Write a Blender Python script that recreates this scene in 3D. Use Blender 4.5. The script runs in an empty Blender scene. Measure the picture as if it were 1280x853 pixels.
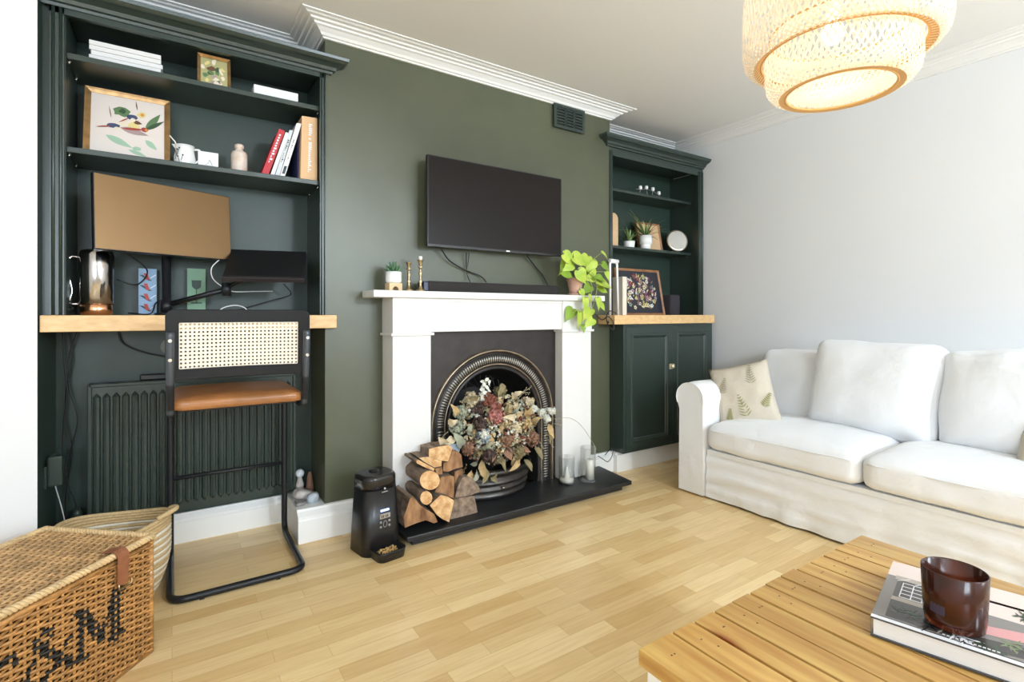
import bpy, bmesh, math, random
from math import pi, sin, cos, radians as R
from mathutils import Vector as V, Matrix as M, noise
random.seed(7)
scene = bpy.context.scene
COL = scene.collection
# ------------------------------------------------------------------ camera, world, light
H = 1.07; FPX = 642.0; AZ = math.atan(425/642.)
cam = bpy.data.cameras.new('camera'); cam_o = bpy.data.objects.new('camera', cam); COL.objects.link(cam_o)
cam.sensor_width = 36; cam.lens = FPX/1280*36; cam.shift_y = -(426.5-393)/1280; cam.clip_start = .02
cam_o.location = (0, 0, H); cam_o.rotation_euler = (pi/2, 0, -AZ)
scene.camera = cam_o
scene.view_settings.view_transform = 'Standard'; scene.view_settings.look = 'None'
scene.view_settings.exposure = 0.06; scene.view_settings.gamma = 1
scene.view_settings.use_curve_mapping = False
scene.cycles.use_denoising = True
scene.cycles.max_bounces = 10; scene.cycles.diffuse_bounces = 6; scene.cycles.sample_clamp_indirect = 6
scene.cycles.caustics_refractive = False; scene.cycles.caustics_reflective = False
world = bpy.data.worlds.new('sky'); scene.world = world; world.use_nodes = True
world.node_tree.nodes['Background'].inputs[0].default_value = (.75, .87, 1, 1)
world.node_tree.nodes['Background'].inputs[1].default_value = 2.0
def area(name, loc, size, direction, power, color):
    l = bpy.data.lights.new(name, 'AREA'); l.shape = 'RECTANGLE'; l.size, l.size_y = size
    l.energy = power; l.color = color
    o = bpy.data.objects.new(name, l); COL.objects.link(o); o.location = loc
    o.rotation_euler = V(direction).to_track_quat('-Z', 'Y').to_euler(); return o
# centre: window daylight behind the camera; left and right: unseen, added as fill
area('window_daylight_centre', (1.85, -2.92, 2.15), (.5, .38), (-.06, 1, -.12), 92, (.78, .89, 1))
area('window_daylight_left', (-.95, -2.92, 1.50), (1.3, 1.4), (.28, 1, .75), 92, (.76, .88, 1))
area('window_daylight_right', (2.90, -2.92, 1.45), (.8, 1.4), (-.34, 1, .80), 66, (.77, .89, 1))
BULB = .42   # watts of the pendant's bulb

# ------------------------------------------------------------------ materials
def mat(name, col, rough=.5, metal=0, var=0, vs=8, bump=0, bs=60, stretch=(1, 1, 1), col2=None, coat=0, sheen=0,
        trans=0, ior=1.45, emit=0, sss=0, spec=.5, detail=3):
    m = bpy.data.materials.new(name); m.use_nodes = True; nt = m.node_tree; N = nt.nodes; L = nt.links
    b = N['Principled BSDF']; c = tuple(col)+(1,)
    b.inputs['Base Color'].default_value = c; b.inputs['Roughness'].default_value = rough
    b.inputs['Metallic'].default_value = metal; b.inputs['Coat Weight'].default_value = coat
    b.inputs['Sheen Weight'].default_value = sheen; b.inputs['Transmission Weight'].default_value = trans
    b.inputs['IOR'].default_value = ior; b.inputs['Specular IOR Level'].default_value = spec
    if emit: b.inputs['Emission Color'].default_value = c; b.inputs['Emission Strength'].default_value = emit
    tc = N.new('ShaderNodeTexCoord'); mp = N.new('ShaderNodeMapping'); mp.inputs['Scale'].default_value = stretch
    L.new(tc.outputs['Object'], mp.inputs['Vector'])
    if var or col2:
        n = N.new('ShaderNodeTexNoise'); n.inputs['Scale'].default_value = vs; n.inputs['Detail'].default_value = detail
        L.new(mp.outputs[0], n.inputs['Vector'])
        mr = N.new('ShaderNodeMapRange'); mr.inputs[1].default_value = .3; mr.inputs[2].default_value = .7
        L.new(n.outputs['Fac'], mr.inputs[0])
        mx = N.new('ShaderNodeMix'); mx.data_type = 'RGBA'
        c2 = col2 if col2 else tuple(max(0, x*(1-var)) for x in col)
        mx.inputs[6].default_value = c; mx.inputs[7].default_value = tuple(c2)+(1,)
        L.new(mr.outputs[0], mx.inputs[0]); L.new(mx.outputs[2], b.inputs['Base Color'])
    if bump:
        n2 = N.new('ShaderNodeTexNoise'); n2.inputs['Scale'].default_value = bs; n2.inputs['Detail'].default_value = 4
        L.new(mp.outputs[0], n2.inputs['Vector'])
        bp = N.new('ShaderNodeBump'); bp.inputs['Strength'].default_value = bump; bp.inputs['Distance'].default_value = .01
        L.new(n2.outputs['Fac'], bp.inputs['Height']); L.new(bp.outputs[0], b.inputs['Normal'])
    m['b'] = 1
    return m
def srgb(r, g, b):
    f = lambda x: ((x/255+.055)/1.055)**2.4 if x > 10 else x/255/12.92
    return (f(r), f(g), f(b))
WHITE = mat('white_wall_paint', (.77, .775, .785), .6, bump=.05, bs=9, var=.02, vs=2)
CEIL = mat('ceiling_paint', (.87, .87, .87), .7, bump=.03, bs=6)
TRIMW = mat('white_gloss_trim', (.84, .84, .83), .32)
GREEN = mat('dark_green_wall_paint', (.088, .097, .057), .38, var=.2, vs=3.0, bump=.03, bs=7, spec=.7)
ALCOVE_SHADE = mat('dark_green_alcove_paint', (.026, .047, .037), .42, var=.15, vs=3.5, bump=.03, bs=7, spec=.55)  # same wall green, darker and bluer: alcove shade put into the colour
GREENW = mat('green_satin_woodwork', (.027, .043, .036), .34, var=.1, vs=4, bump=.02, bs=10, spec=.75)
RADM = mat('green_radiator_enamel', (.030, .044, .036), .33)
SURR = mat('white_painted_stone', (.77, .76, .745), .4, var=.04, vs=6)
SLATE = mat('dark_slate', (.018, .019, .021), .42, var=.5, vs=9, bump=.08, bs=25)
IRON = mat('cast_iron', (.046, .039, .037), .42, .5, var=.3, vs=12, bump=.12, bs=80)
IRONP = mat('polished_iron_edge', (.46, .38, .29), .26, .85, var=.35, vs=20)
BLACKP = mat('black_plastic', (.012, .012, .013), .32)
BLACKM = mat('black_metal', (.016, .017, .019), .38, .3)
BLACKW = mat('black_stained_wood', (.009, .008, .008), .5, spec=.3)
CHROME = mat('polished_chrome', (.72, .70, .68), .12, 1)
COPPER = mat('copper', (.78, .40, .22), .18, 1)
BRASS = mat('aged_brass', (.62, .50, .30), .3, 1, var=.25, vs=30)
OAK = mat('oak_worktop', (.66, .41, .18), .38, col2=(.80, .54, .27), vs=7, stretch=(3, .6, 8), bump=.04, bs=50)
GLASS = bpy.data.materials.new('clear_glass'); GLASS.use_nodes = True; _n = GLASS.node_tree.nodes; _l = GLASS.node_tree.links
_t = _n.new('ShaderNodeBsdfTransparent'); _t.inputs[0].default_value = (.985, .99, .985, 1); _g = _n.new('ShaderNodeBsdfGlossy'); _g.inputs['Roughness'].default_value = .03
_lw = _n.new('ShaderNodeLayerWeight'); _lw.inputs[0].default_value = .10; _m = _n.new('ShaderNodeMixShader'); _l.new(_lw.outputs['Facing'], _m.inputs[0]); _l.new(_t.outputs[0], _m.inputs[1]); _l.new(_g.outputs[0], _m.inputs[2]); _l.new(_m.outputs[0], _n['Material Output'].inputs[0])
WAX = mat('ivory_wax', (.90, .87, .80), .45)
COTTON = mat('white_cotton', (.83, .84, .86), .85, bump=.6, bs=13, sheen=.2, var=.03, vs=5)
CERAM = mat('white_ceramic', (.85, .85, .84), .2, coat=.4)
PAPER = mat('white_paper', (.82, .81, .80), .7, var=.08, vs=60, stretch=(.4, .4, 12))
LEATHER = mat('tan_leather', (.40, .165, .055), .34, var=.35, vs=9, bump=.08, bs=120, coat=.15)
CANE = mat('woven_cane', (.88, .79, .66), .5, var=.12, vs=90)
TERRA = mat('terracotta', (.60, .36, .27), .75, var=.3, vs=14)
GOLDF = mat('gilt_frame', (.50, .29, .12), .35, .55, var=.4, vs=30)
WOODF = mat('brown_wood_frame', (.42, .20, .09), .4, var=.4, vs=20)

# ------------------------------------------------------------------ mesh helpers
class MB:
    """collects faces of ONE object, several material slots possible"""
    def __init__(s): s.v = []; s.f = []; s.m = []; s.sm = []
    def add(s, vs, fs, mi=0, smooth=False, mx=None):
        o = len(s.v)
        s.v += [(mx @ V(p)) if mx is not None else V(p) for p in vs]
        for f in fs: s.f.append(tuple(i+o for i in f)); s.m.append(mi); s.sm.append(smooth)
        return s
    def box(s, x0, x1, y0, y1, z0, z1, mi=0, mx=None):
        vs = [(x, y, z) for z in (z0, z1) for y in (y0, y1) for x in (x0, x1)]
        return s.add(vs, [(0, 2, 3, 1), (4, 5, 7, 6), (0, 1, 5, 4), (2, 6, 7, 3), (0, 4, 6, 2), (1, 3, 7, 5)], mi, False, mx)
    def prism(s, pts, vec, mi=0, mx=None, smooth=False, cap=True):
        n = len(pts); vec = V(vec); a = [V(p) for p in pts]
        vs = a+[p+vec for p in a]
        fs = [(i, (i+1) % n, n+(i+1) % n, n+i) for i in range(n)]
        s.add(vs, fs, mi, smooth, mx)
        if cap: s.add(vs, [tuple(range(n))[::-1], tuple(range(n, 2*n))], mi, False, mx)
        return s
    def tube(s, path, r, sides=8, mi=0, closed=False, cap=True, smooth=True, mx=None):
        P = [V(p) for p in path]; n = len(P)
        rr = r if isinstance(r, (list, tuple)) else [r]*n
        T = []
        for i in range(n):
            a = P[(i-1) % n] if (closed or i > 0) else P[i]; b = P[(i+1) % n] if (closed or i < n-1) else P[i]
            t = (b-a); T.append(t.normalized() if t.length > 1e-9 else V((0, 0, 1)))
        u = T[0].orthogonal().normalized(); vs = []
        for i in range(n):
            u = (u - T[i]*u.dot(T[i]))
            u = u.normalized() if u.length > 1e-6 else T[i].orthogonal().normalized()
            w = T[i].cross(u)
            for k in range(sides):
                a = 2*pi*k/sides; vs.append(P[i]+(u*cos(a)+w*sin(a))*rr[i])
        fs = []
        for i in range(n if closed else n-1):
            j = (i+1) % n
            for k in range(sides):
                k2 = (k+1) % sides; fs.append((i*sides+k, i*sides+k2, j*sides+k2, j*sides+k))
        s.add(vs, fs, mi, smooth, mx)
        if cap and not closed:
            s.add(vs[:sides], [tuple(range(sides))[::-1]], mi, False, mx); s.add(vs[-sides:], [tuple(range(sides))], mi, False, mx)
        return s
    def lathe(s, prof, c=(0, 0, 0), seg=32, mi=0, smooth=True, mx=None, sx=1, sy=1):
        c = V(c); n = len(prof); vs = []
        for k in range(seg):
            a = 2*pi*k/seg
            for r, z in prof: vs.append(c+V((r*cos(a)*sx, r*sin(a)*sy, z)))
        fs = []
        for k in range(seg):
            k2 = (k+1) % seg
            for i in range(n-1): fs.append((k*n+i, k2*n+i, k2*n+i+1, k*n+i+1))
        return s.add(vs, fs, mi, smooth, mx)
    def ball(s, c, r, mi=0, seg=10, rings=6, scale=(1, 1, 1), mx=None):
        c = V(c); vs = []; fs = []
        for i in range(rings+1):
            t = pi*i/rings
            for k in range(seg):
                a = 2*pi*k/seg; vs.append(c+V((sin(t)*cos(a)*r*scale[0], sin(t)*sin(a)*r*scale[1], cos(t)*r*scale[2])))
        for i in range(rings):
            for k in range(seg):
                k2 = (k+1) % seg; fs.append((i*seg+k, (i+1)*seg+k, (i+1)*seg+k2, i*seg+k2))
        return s.add(vs, fs, mi, True, mx)
    def xf(s, mx):
        s.v = [mx @ p for p in s.v]; return s
def obj(name, mb, mats, parent=None, bevel=0, seg=2, merge=True, origin=None):
    me = bpy.data.meshes.new(name); mats = mats if isinstance(mats, (list, tuple)) else [mats]
    if parent is not None: o0 = parent_loc(parent)
    elif origin is not None: o0 = V(origin)
    else:
        xs = [p.x for p in mb.v]; ys = [p.y for p in mb.v]; zs = [p.z for p in mb.v]
        o0 = V(((min(xs)+max(xs))/2, (min(ys)+max(ys))/2, min(zs)))
    me.from_pydata([p-o0 for p in mb.v], [], mb.f)
    for m in mats: me.materials.append(m)
    me.polygons.foreach_set('material_index', mb.m); me.polygons.foreach_set('use_smooth', mb.sm)
    if merge:
        bm = bmesh.new(); bm.from_mesh(me); bmesh.ops.remove_doubles(bm, verts=bm.verts, dist=1e-5)
        bmesh.ops.recalc_face_normals(bm, faces=bm.faces)
        bm.to_mesh(me); bm.free()
    me.update()
    o = bpy.data.objects.new(name, me); COL.objects.link(o)
    if parent is not None: o.parent = parent
    else: o.location = o0
    if bevel:
        b = o.modifiers.new('bevel', 'BEVEL'); b.width = bevel; b.segments = seg; b.limit_method = 'ANGLE'; b.angle_limit = R(40)
        b.harden_normals = False
    return o
def parent_loc(p):
    l = V(p.location)
    while p.parent is not None: p = p.parent; l = l+V(p.location)
    return l
def tag(o, label, cat, group=None):
    o['label'] = label; o['category'] = cat
    if group: o['group'] = group
    return o
def thing(name, label, cat, loc, group=None):
    o = bpy.data.objects.new(name, None); COL.objects.link(o); o.location = loc; o.empty_display_size = .05
    return tag(o, label, cat, group)
def struct(name, mb, mats, **k):
    o = obj(name, mb, mats, **k); o['kind'] = 'structure'; return o
def dup(o, parent=None):
    c = o.copy(); COL.objects.link(c); c.parent = parent
    for ch in list(o.children): dup(ch, c)
    return c
def move_copy(src, delta, label=None, rz=0):
    c = dup(src); c.location = V(src.location)+V(delta); c.rotation_euler.z = rz
    if label: c['label'] = label
    return c
# where the sight line through photo column u / row v meets a vertical plane at depth Y (survey of the room)
FW = V((sin(AZ), cos(AZ))); RT = V((cos(AZ), -sin(AZ)))
def XY(u, Y):
    d = FW+RT*((u-640)/FPX); return d.x*Y/d.y
def P3(u, v, Y):
    d = FW+RT*((u-640)/FPX); t = Y/d.y; return V((d.x*t, Y, H-(v-393)/FPX*t))
def fillet(pts, r, n=6, closed=False):
    P = [V(p) for p in pts]; out = []; N = len(P)
    for i in range(N):
        if not closed and i in (0, N-1): out.append(P[i]); continue
        a, b, c = P[(i-1) % N], P[i], P[(i+1) % N]
        u = (a-b).normalized(); w = (c-b).normalized(); ang = u.angle(w)
        d = min(r/math.tan(ang/2), (a-b).length*.49, (c-b).length*.49)
        p0 = b+u*d; p1 = b+w*d
        for k in range(n+1):
            t = k/n; out.append(p0*(1-t)**2+b*2*t*(1-t)+p1*t*t)
    return out
def spline(pts, n=8):
    P = [V(p) for p in pts]; Q = [P[0]*2-P[1]]+P+[P[-1]*2-P[-2]]; out = []
    for i in range(1, len(Q)-2):
        for k in range(n):
            t = k/n; a, b, c, d = Q[i-1:i+3]
            out.append(.5*((2*b)+(c-a)*t+(2*a-5*b+4*c-d)*t*t+(3*b-a-3*c+d)*t**3))
    out.append(P[-1]); return out
def sweep(path, prof, closed=False):
    """path: XY points, room on the left hand side; prof: (distance from wall, z)"""
    P = [V(p) for p in path]; n = len(P); mb = MB(); cols = []
    for i in range(n):
        def nrm(a, b): d = (b-a).normalized(); return V((-d.y, d.x))
        if closed: n0 = nrm(P[i-1], P[i]); n1 = nrm(P[i], P[(i+1) % n])
        else:
            n1 = nrm(P[i], P[i+1]) if i < n-1 else nrm(P[i-1], P[i]); n0 = nrm(P[i-1], P[i]) if i else n1
        m = (n0+n1); m = m/(1+n0.dot(n1))
        cols.append([V((P[i].x+m.x*d, P[i].y+m.y*d, z)) for d, z in prof])
    k = len(prof); vs = [p for c in cols for p in c]; fs = []
    for i in range(n if closed else n-1):
        j = (i+1) % n
        for a in range(k): b = (a+1) % k; fs.append((i*k+a, i*k+b, j*k+b, j*k+a))
    mb.add(vs, fs)
    if not closed: mb.add(cols[0], [tuple(range(k))]); mb.add(cols[-1], [tuple(range(k))])
    return mb
def softbox(sx, sy, sz, r, n=14, puff=(0, 0), wr=0, ws=6, seed=0, mi=0, sag=0):
    """rounded cushion centred at the origin, half sizes sx sy sz"""
    mb = MB(); bm = bmesh.new(); bmesh.ops.create_cube(bm, size=2)
    bmesh.ops.subdivide_edges(bm, edges=bm.edges, cuts=n, use_grid_fill=True)
    for v in bm.verts:
        p = v.co.copy(); q = V((p.x*sx, p.y*sy, p.z*sz))
        core = V((max(-sx+r, min(sx-r, q.x)), max(-sy+r, min(sy-r, q.y)), max(-sz+min(r, sz*.98), min(sz-min(r, sz*.98), q.z))))
        d = q-core
        if d.length > 1e-9:
            k = max(abs(p.x), abs(p.y), abs(p.z)); q = core+d.normalized()*min(r, d.length if d.length < r else r)
        u, w = p.x, p.y
        q.z += math.copysign(1, p.z)*abs(p.z)*(puff[0] if p.z > 0 else puff[1])*(1-u**4)*(1-w**4)
        if wr:
            s3 = V((q.x*ws+seed*7.3, q.y*ws, q.z*ws)); nn = noise.noise(s3)+.5*noise.noise(s3*2.3)
            q += V((p.x*abs(p.x), p.y*abs(p.y), p.z)).normalized()*nn*wr
        v.co = q
    vs = [v.co.copy() for v in bm.verts]; fs = [tuple(v.index for v in f.verts) for f in bm.faces]; bm.free()
    return mb.add(vs, fs, mi, True)
def pillow(w, h, t, n=16, wr=.004, seed=0, corner=.06):
    """throw cushion standing in the XZ plane, centred, thickness along Y"""
    mb = MB(); vs = []; fs = []
    for side in (1, -1):
        o = len(vs)
        for j in range(n+1):
            for i in range(n+1):
                a = -1+2*i/n; b = -1+2*j/n
                pin = 1-corner*(1-abs(a)**2)*0
                x = a*w/2*(1-.06*(1-b*b)*0+(-.05)*(1-b*b)*abs(a)**3); z = b*h/2*(1-.05*(1-a*a)*abs(b)**3)
                th = t/2*((1-abs(a)**2.4)*(1-abs(b)**2.4))**.45
                th += wr*noise.noise(V((a*3+seed, b*3, side)))*(1-a**4)*(1-b**4)*2
                vs.append(V((x, side*th, z)))
        for j in range(n):
            for i in range(n):
                q = (o+j*(n+1)+i, o+j*(n+1)+i+1, o+(j+1)*(n+1)+i+1, o+(j+1)*(n+1)+i); fs.append(q if side < 0 else q[::-1])
    return mb.add(vs, fs, 0, True)
def rrect(w, h, r, n=5):
    """rounded rectangle outline (x, z), centred"""
    out = []
    for cx, cz, a0 in ((w/2-r, h/2-r, 0), (-w/2+r, h/2-r, 90), (-w/2+r, -h/2+r, 180), (w/2-r, -h/2+r, 270)):
        for k in range(n+1):
            a = R(a0+90*k/n); out.append((cx+r*cos(a), cz+r*sin(a)))
    return out
# ------------------------------------------------------------------ room shell
XL, XR, YB, YF, YA, YR, ZC, XW = -.41, 3.55, 2.88, 2.58, 2.52, -3.0, 2.47, -1.9
BL, BR = .62, 2.515
# laminate floor: narrow staves running along the chimney wall
fm = bpy.data.materials.new('beech_laminate'); fm.use_nodes = True; nt = fm.node_tree; N = nt.nodes; L = nt.links; b = N['Principled BSDF']
tc = N.new('ShaderNodeTexCoord'); br = N.new('ShaderNodeTexBrick'); L.new(tc.outputs['Object'], br.inputs['Vector'])
br.offset = .37; br.offset_frequency = 2; br.inputs['Scale'].default_value = 1
br.inputs['Brick Width'].default_value = .42; br.inputs['Row Height'].default_value = .066
br.inputs['Mortar Size'].default_value = .0006; br.inputs['Mortar Smooth'].default_value = .3; br.inputs['Bias'].default_value = 0
br.inputs['Color1'].default_value = (.71, .485, .215, 1); br.inputs['Color2'].default_value = (.90, .70, .385, 1); br.inputs['Mortar'].default_value = (.52, .34, .16, 1)
mp = N.new('ShaderNodeMapping'); mp.inputs['Scale'].default_value = (2.2, 26, 1); L.new(tc.outputs['Object'], mp.inputs['Vector'])
nz = N.new('ShaderNodeTexNoise'); nz.inputs['Scale'].default_value = 3; nz.inputs['Detail'].default_value = 5; L.new(mp.outputs[0], nz.inputs['Vector'])
mx = N.new('ShaderNodeMix'); mx.data_type = 'RGBA'; mx.blend_type = 'MULTIPLY'; mx.inputs[0].default_value = .5
cr = N.new('ShaderNodeValToRGB'); cr.color_ramp.elements[0].position = .3; cr.color_ramp.elements[0].color = (.82, .72, .58, 1)
cr.color_ramp.elements[1].position = .62; cr.color_ramp.elements[1].color = (1, 1, 1, 1)
L.new(nz.outputs['Fac'], cr.inputs[0]); L.new(br.outputs['Color'], mx.inputs[6]); L.new(cr.outputs[0], mx.inputs[7]); L.new(mx.outputs[2], b.inputs['Base Color'])
b.inputs['Roughness'].default_value = .33
struct('floor', MB().box(XW, XR+.1, YR-.1, YB+.1, -.05, 0), fm, origin=(0, 0, 0))
struct('ceiling', MB().box(XW, XR+.1, YR-.1, YB+.1, ZC, ZC+.05), CEIL)
struct('wall_right', MB().box(XR, XR+.1, YR-.1, YB+.1, 0, ZC), WHITE)
struct('wall_left', MB().box(XW-.1, XW, YR-.1, YB+.1, 0, ZC), WHITE)
struct('wall_alcove_back', MB().box(XL-.05, XR, YB, YB+.1, 0, ZC), ALCOVE_SHADE)
# chimney breast with the fire opening left out
bx = MB().box(BL, 1.16, YF, YB, 0, ZC).box(1.92, BR, YF, YB, 0, ZC).box(1.16, 1.92, YF, YB, .84, ZC)
struct('wall_chimney_breast', bx, GREEN)
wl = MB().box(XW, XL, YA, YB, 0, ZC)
wo = struct('wall_front_left', wl, [WHITE, ALCOVE_SHADE])
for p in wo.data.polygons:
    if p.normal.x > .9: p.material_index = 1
# rear wall; outer window openings are unseen, added for the fill lights
rw = MB(); z0, z1 = .75, 2.38; wx = [(-1.65, -.25), (.75, 2.05), (2.5, 3.4)]
xs = [XW, -1.65, -.25, .75, 2.05, 2.5, 3.4, XR]
for i in range(0, 8, 2): rw.box(xs[i], xs[i+1], YR-.1, YR, 0, ZC)
for a, c in wx: rw.box(a, c, YR-.1, YR, 0, z0); rw.box(a, c, YR-.1, YR, z1, ZC)
struct('wall_rear', rw, WHITE)
for i, (a, c) in enumerate(wx):
    w = MB(); zm = (z0+z1)/2
    for q in ((a, a+.05, z0, z1), (c-.05, c, z0, z1), (a, c, z0, z0+.05), (a, c, z1-.05, z1), (a, c, zm-.03, zm+.03)):
        w.box(q[0], q[1], YR-.09, YR-.04, q[2], q[3])
    wn = struct('window_%d' % (i+1), w, TRIMW)
    obj('pane', MB().box(a+.05, c-.05, YR-.067, YR-.063, z0+.05, z1-.05), GLASS, wn)
# cornice and skirting
path = [(XW, YA), (XL, YA), (XL, YB), (BL, YB), (BL, YF), (BR, YF), (BR, YB), (XR, YB), (XR, YR), (XW, YR)][::-1]
cp = [(0, ZC), (0, 2.405), (.010, 2.405), (.014, 2.412), (.022, 2.414), (.03, 2.424), (.05, 2.438), (.062, 2.442), (.066, 2.449), (.082, 2.451),
      (.088, 2.458), (.105, 2.46), (.112, 2.464), (.128, 2.466), (.13, ZC)]
struct('trim_1', sweep(path, [(d, z) for d, z in cp], closed=True), TRIMW)
def skp(h, t): return [(0, 0), (t, 0), (t, h*.70), (t-.004, h*.73), (t-.004, h*.80), (t*.45, h*.93), (t*.4, h), (0, h)]
struct('baseboard_back', sweep([(.487, YB), (XL, YB), (XL, YA)][::1], skp(.135, .028)), TRIMW)
sb = sweep([(.885, YF), (.487, YF)], skp(.152, .052)); sb.box(.487, BL, YF-.012, YB, 0, .150)
struct('baseboard_breast_left', sb, TRIMW, bevel=.004)
sr = sweep([(2.52, YF), (2.225, YF)], skp(.13, .05)); sr.box(2.50, 3.50, 2.495, 2.56, 0, .118).box(2.50, 3.50, 2.505, 2.56, .118, .134)
struct('baseboard_breast_right', sr, TRIMW, bevel=.003)
struct('baseboard_right', sweep([(XR, YR), (XR, 2.44)], skp(.15, .02)), TRIMW)

# ------------------------------------------------------------------ left alcove
bk = thing('alcove_bookcase', 'tall dark green built-in bookcase in the left alcove above the wooden desk', 'bookcase', (.1, YB, 1.066))
ST = 2.572
def crown(x0, x1, zb, yb, ends=(True, True)):
    pr = [(0, zb), (.008, zb), (.012, zb+.010), (.022, zb+.013), (.028, zb+.026), (.045, zb+.036), (.06, zb+.040), (.072, zb+.052), (.075, zb+.064), (0, zb+.064)]
    pth = [(x1, yb+.05), (x1, yb), (x0, yb), (x0, yb+.05)]
    if not ends[0]: pth = pth[:-1]
    if not ends[1]: pth = pth[1:]
    return sweep([p for p in pth], pr)
# side panels and stiles
obj('side_panel', MB().box(-.362, -.340, 2.59, YB, 1.067, 2.24), GREENW, bk)
obj('side_panel', MB().box(.600, .619, 2.59, YB, 1.067, 2.24), GREENW, bk)
def stile(x0, x1, y, z0, z1, par):
    w = x1-x0
    m = MB().box(x0, x1, y, y+.02, z0, z1)
    for f in (.25, .75): m.tube([(x0+w*f, y+.001, z0), (x0+w*f, y+.001, z1)], w*.14, 8)
    return obj('stile', m, GREENW, par)
stile(-.385, -.342, ST, 1.067, 2.25, bk); stile(.594, .622, ST, 1.067, 2.25, bk)
obj('filler_strip', MB().box(-.409, -.385, ST+.02, ST+.03, 1.067, 2.26), GREENW, bk)
obj('fascia', MB().box(-.385, .622, ST, ST+.02, 2.213, 2.262), GREENW, bk)
obj('top_board', MB().box(-.362, .619, 2.59, YB, 2.245, 2.262), GREENW, bk)
obj('crown_moulding', crown(-.40, .640, 2.235, ST, (True, True)), GREENW, bk)
SH1, SH2 = 2.083, 1.720
for z in (SH1, SH2): obj('shelf', MB().box(-.340, .600, 2.603, YB, z-.022, z), GREENW, bk, bevel=.002)
for z in (SH1, SH2):
    for x in (-.338, .592):
        for y in (2.625, 2.80): obj('shelf_pin', MB().tube([(x, y, z-.030), (x+.006, y, z-.030)], .005, 8).tube([(x-.0, y, z-.026), (x+.008, y, z-.026)], .004, 6), CHROME, bk)
# the desk: notch around the breast corner
pts = [(XL+.003, 2.535), (.664, 2.535), (.664, YF-.001), (BL-.001, YF-.001), (BL-.001, YB), (XL+.003, YB)]
tag(obj('desk_worktop', MB().prism([(x, y, 1.003) for x, y in pts], (0, 0, .063)), OAK, bevel=.003), 'light oak desk top fixed across the left alcove over the radiator', 'desk')
# radiator
rd = thing('radiator', 'dark green ribbed panel radiator under the oak desk', 'radiator', (.11, 2.84, .17))
m = MB(); n = 24; x0, x1 = -.295, .525; pt = (x1-x0-.03)/n
prof = [(x0, 2.80)]
for i in range(n):
    xa = x0+.015+i*pt
    prof += [(xa, 2.80), (xa+pt*.12, 2.788), (xa+pt*.40, 2.785), (xa+pt*.68, 2.788), (xa+pt*.8, 2.80)]
prof += [(x1, 2.80), (x1, 2.815), (x0, 2.815)]
# pressed panel: flutes between flat top and bottom bands
m.prism([(x, y, .215) for x, y in prof], (0, 0, .50))
m.box(x0, x1, 2.80, 2.815, .17, .215).box(x0, x1, 2.80, 2.815, .715, .765)
for i in range(n):
    xa = x0+.015+i*pt
    for zz, dz in ((.715, .018), (.215, -.018)):
        m.add([(xa, 2.80, zz), (xa+pt*.12, 2.788, zz), (xa+pt*.40, 2.785, zz), (xa+pt*.68, 2.788, zz), (xa+pt*.8, 2.80, zz), (xa+pt*.4, 2.80, zz+dz)],
              [(0, 1, 5), (1, 2, 5), (2, 3, 5), (3, 4, 5)])
obj('panel', m, RADM, rd)
g = MB().box(x0-.003, x0+.012, 2.79, 2.858, .165, .772).box(x1-.012, x1+.003, 2.79, 2.858, .165, .772).box(x0, x1, 2.815, 2.858, .764, .772).box(x0, x1, 2.79, 2.80, .758, .772)
obj('side_cover', g, RADM, rd, bevel=.003)
obj('rear_panel', MB().box(x0+.01, x1-.01, 2.845, 2.855, .17, .76), RADM, rd)
v = MB().tube([(-.30, 2.825, .20), (-.335, 2.825, .20), (-.335, 2.825, .0)], .0075, 8).lathe([(0, 0), (.016, 0), (.018, .04), (.012, .055), (0, .055)], (-.335, 2.825, .19), 14)
obj('valve', v, RADM, rd)
for x in (-.2, .42): obj('wall_bracket', MB().box(x-.012, x+.012, 2.855, YB, .3, .68), RADM, rd)
# power socket on the green side wall with plug
so = thing('wall_socket', 'dark double plug socket low on the green side wall behind the hamper', 'socket', (XL, 2.68, .44))
obj('face_plate', MB().box(XL, XL+.01, 2.62, 2.70, .40, .485), RADM, so, bevel=.002)
obj('plug', MB().box(XL+.01, XL+.055, 2.625, 2.675, .405, .52), RADM, so, bevel=.006)
tag(obj('charger_cable', MB().tube(spline([(XL+.03, 2.65, .405), (XL+.05, 2.66, .3), (XL+.07, 2.64, .2), (XL+.09, 2.66, .1), (XL+.1, 2.68, .006)]), .0022, 6), mat('grey_cable', (.45, .45, .45), .5)), 'thin pale cable dropping from the plug on the green side wall', 'cable')
# black cables running down to the left of the radiator
cb = MB()
for k, (dx, w) in enumerate(((-.365, .012), (-.352, .018), (-.375, .008))):
    pp = [(dx+w*math.sin(i*1.9+k*2), 2.845-.01*k, 1.0-i*.125) for i in range(8)]+[(dx, 2.84, .01)]
    cb.tube(spline(pp), .0028, 6)
tag(obj('cable_bundle', cb, BLACKP), 'three thin black cables hanging beside the left end of the radiator', 'cable')
tag(obj('power_lead', MB().tube(spline([(-.20, 2.86, 1.0), (-.18, 2.862, .94), (-.10, 2.865, .895), (.02, 2.865, .865), (.08, 2.86, .87), (.11, 2.85, .84), (.08, 2.845, .80), (.03, 2.85, .79)]), .004, 6), BLACKP), 'curved black lead on the wall above the radiator', 'cable')
tag(obj('power_adapter', MB().box(-.12, .09, 2.822, 2.85, .773, .80), BLACKP, bevel=.006), 'long black adapter lying on top of the radiator', 'adapter')
tag(obj('blanking_plate', MB().tube([(-.03+.02, 2.873, .92), (-.01, 2.88, .92)], .035, 24), GREEN), 'round green-painted cover plate on the wall above the radiator', 'plate')

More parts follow.
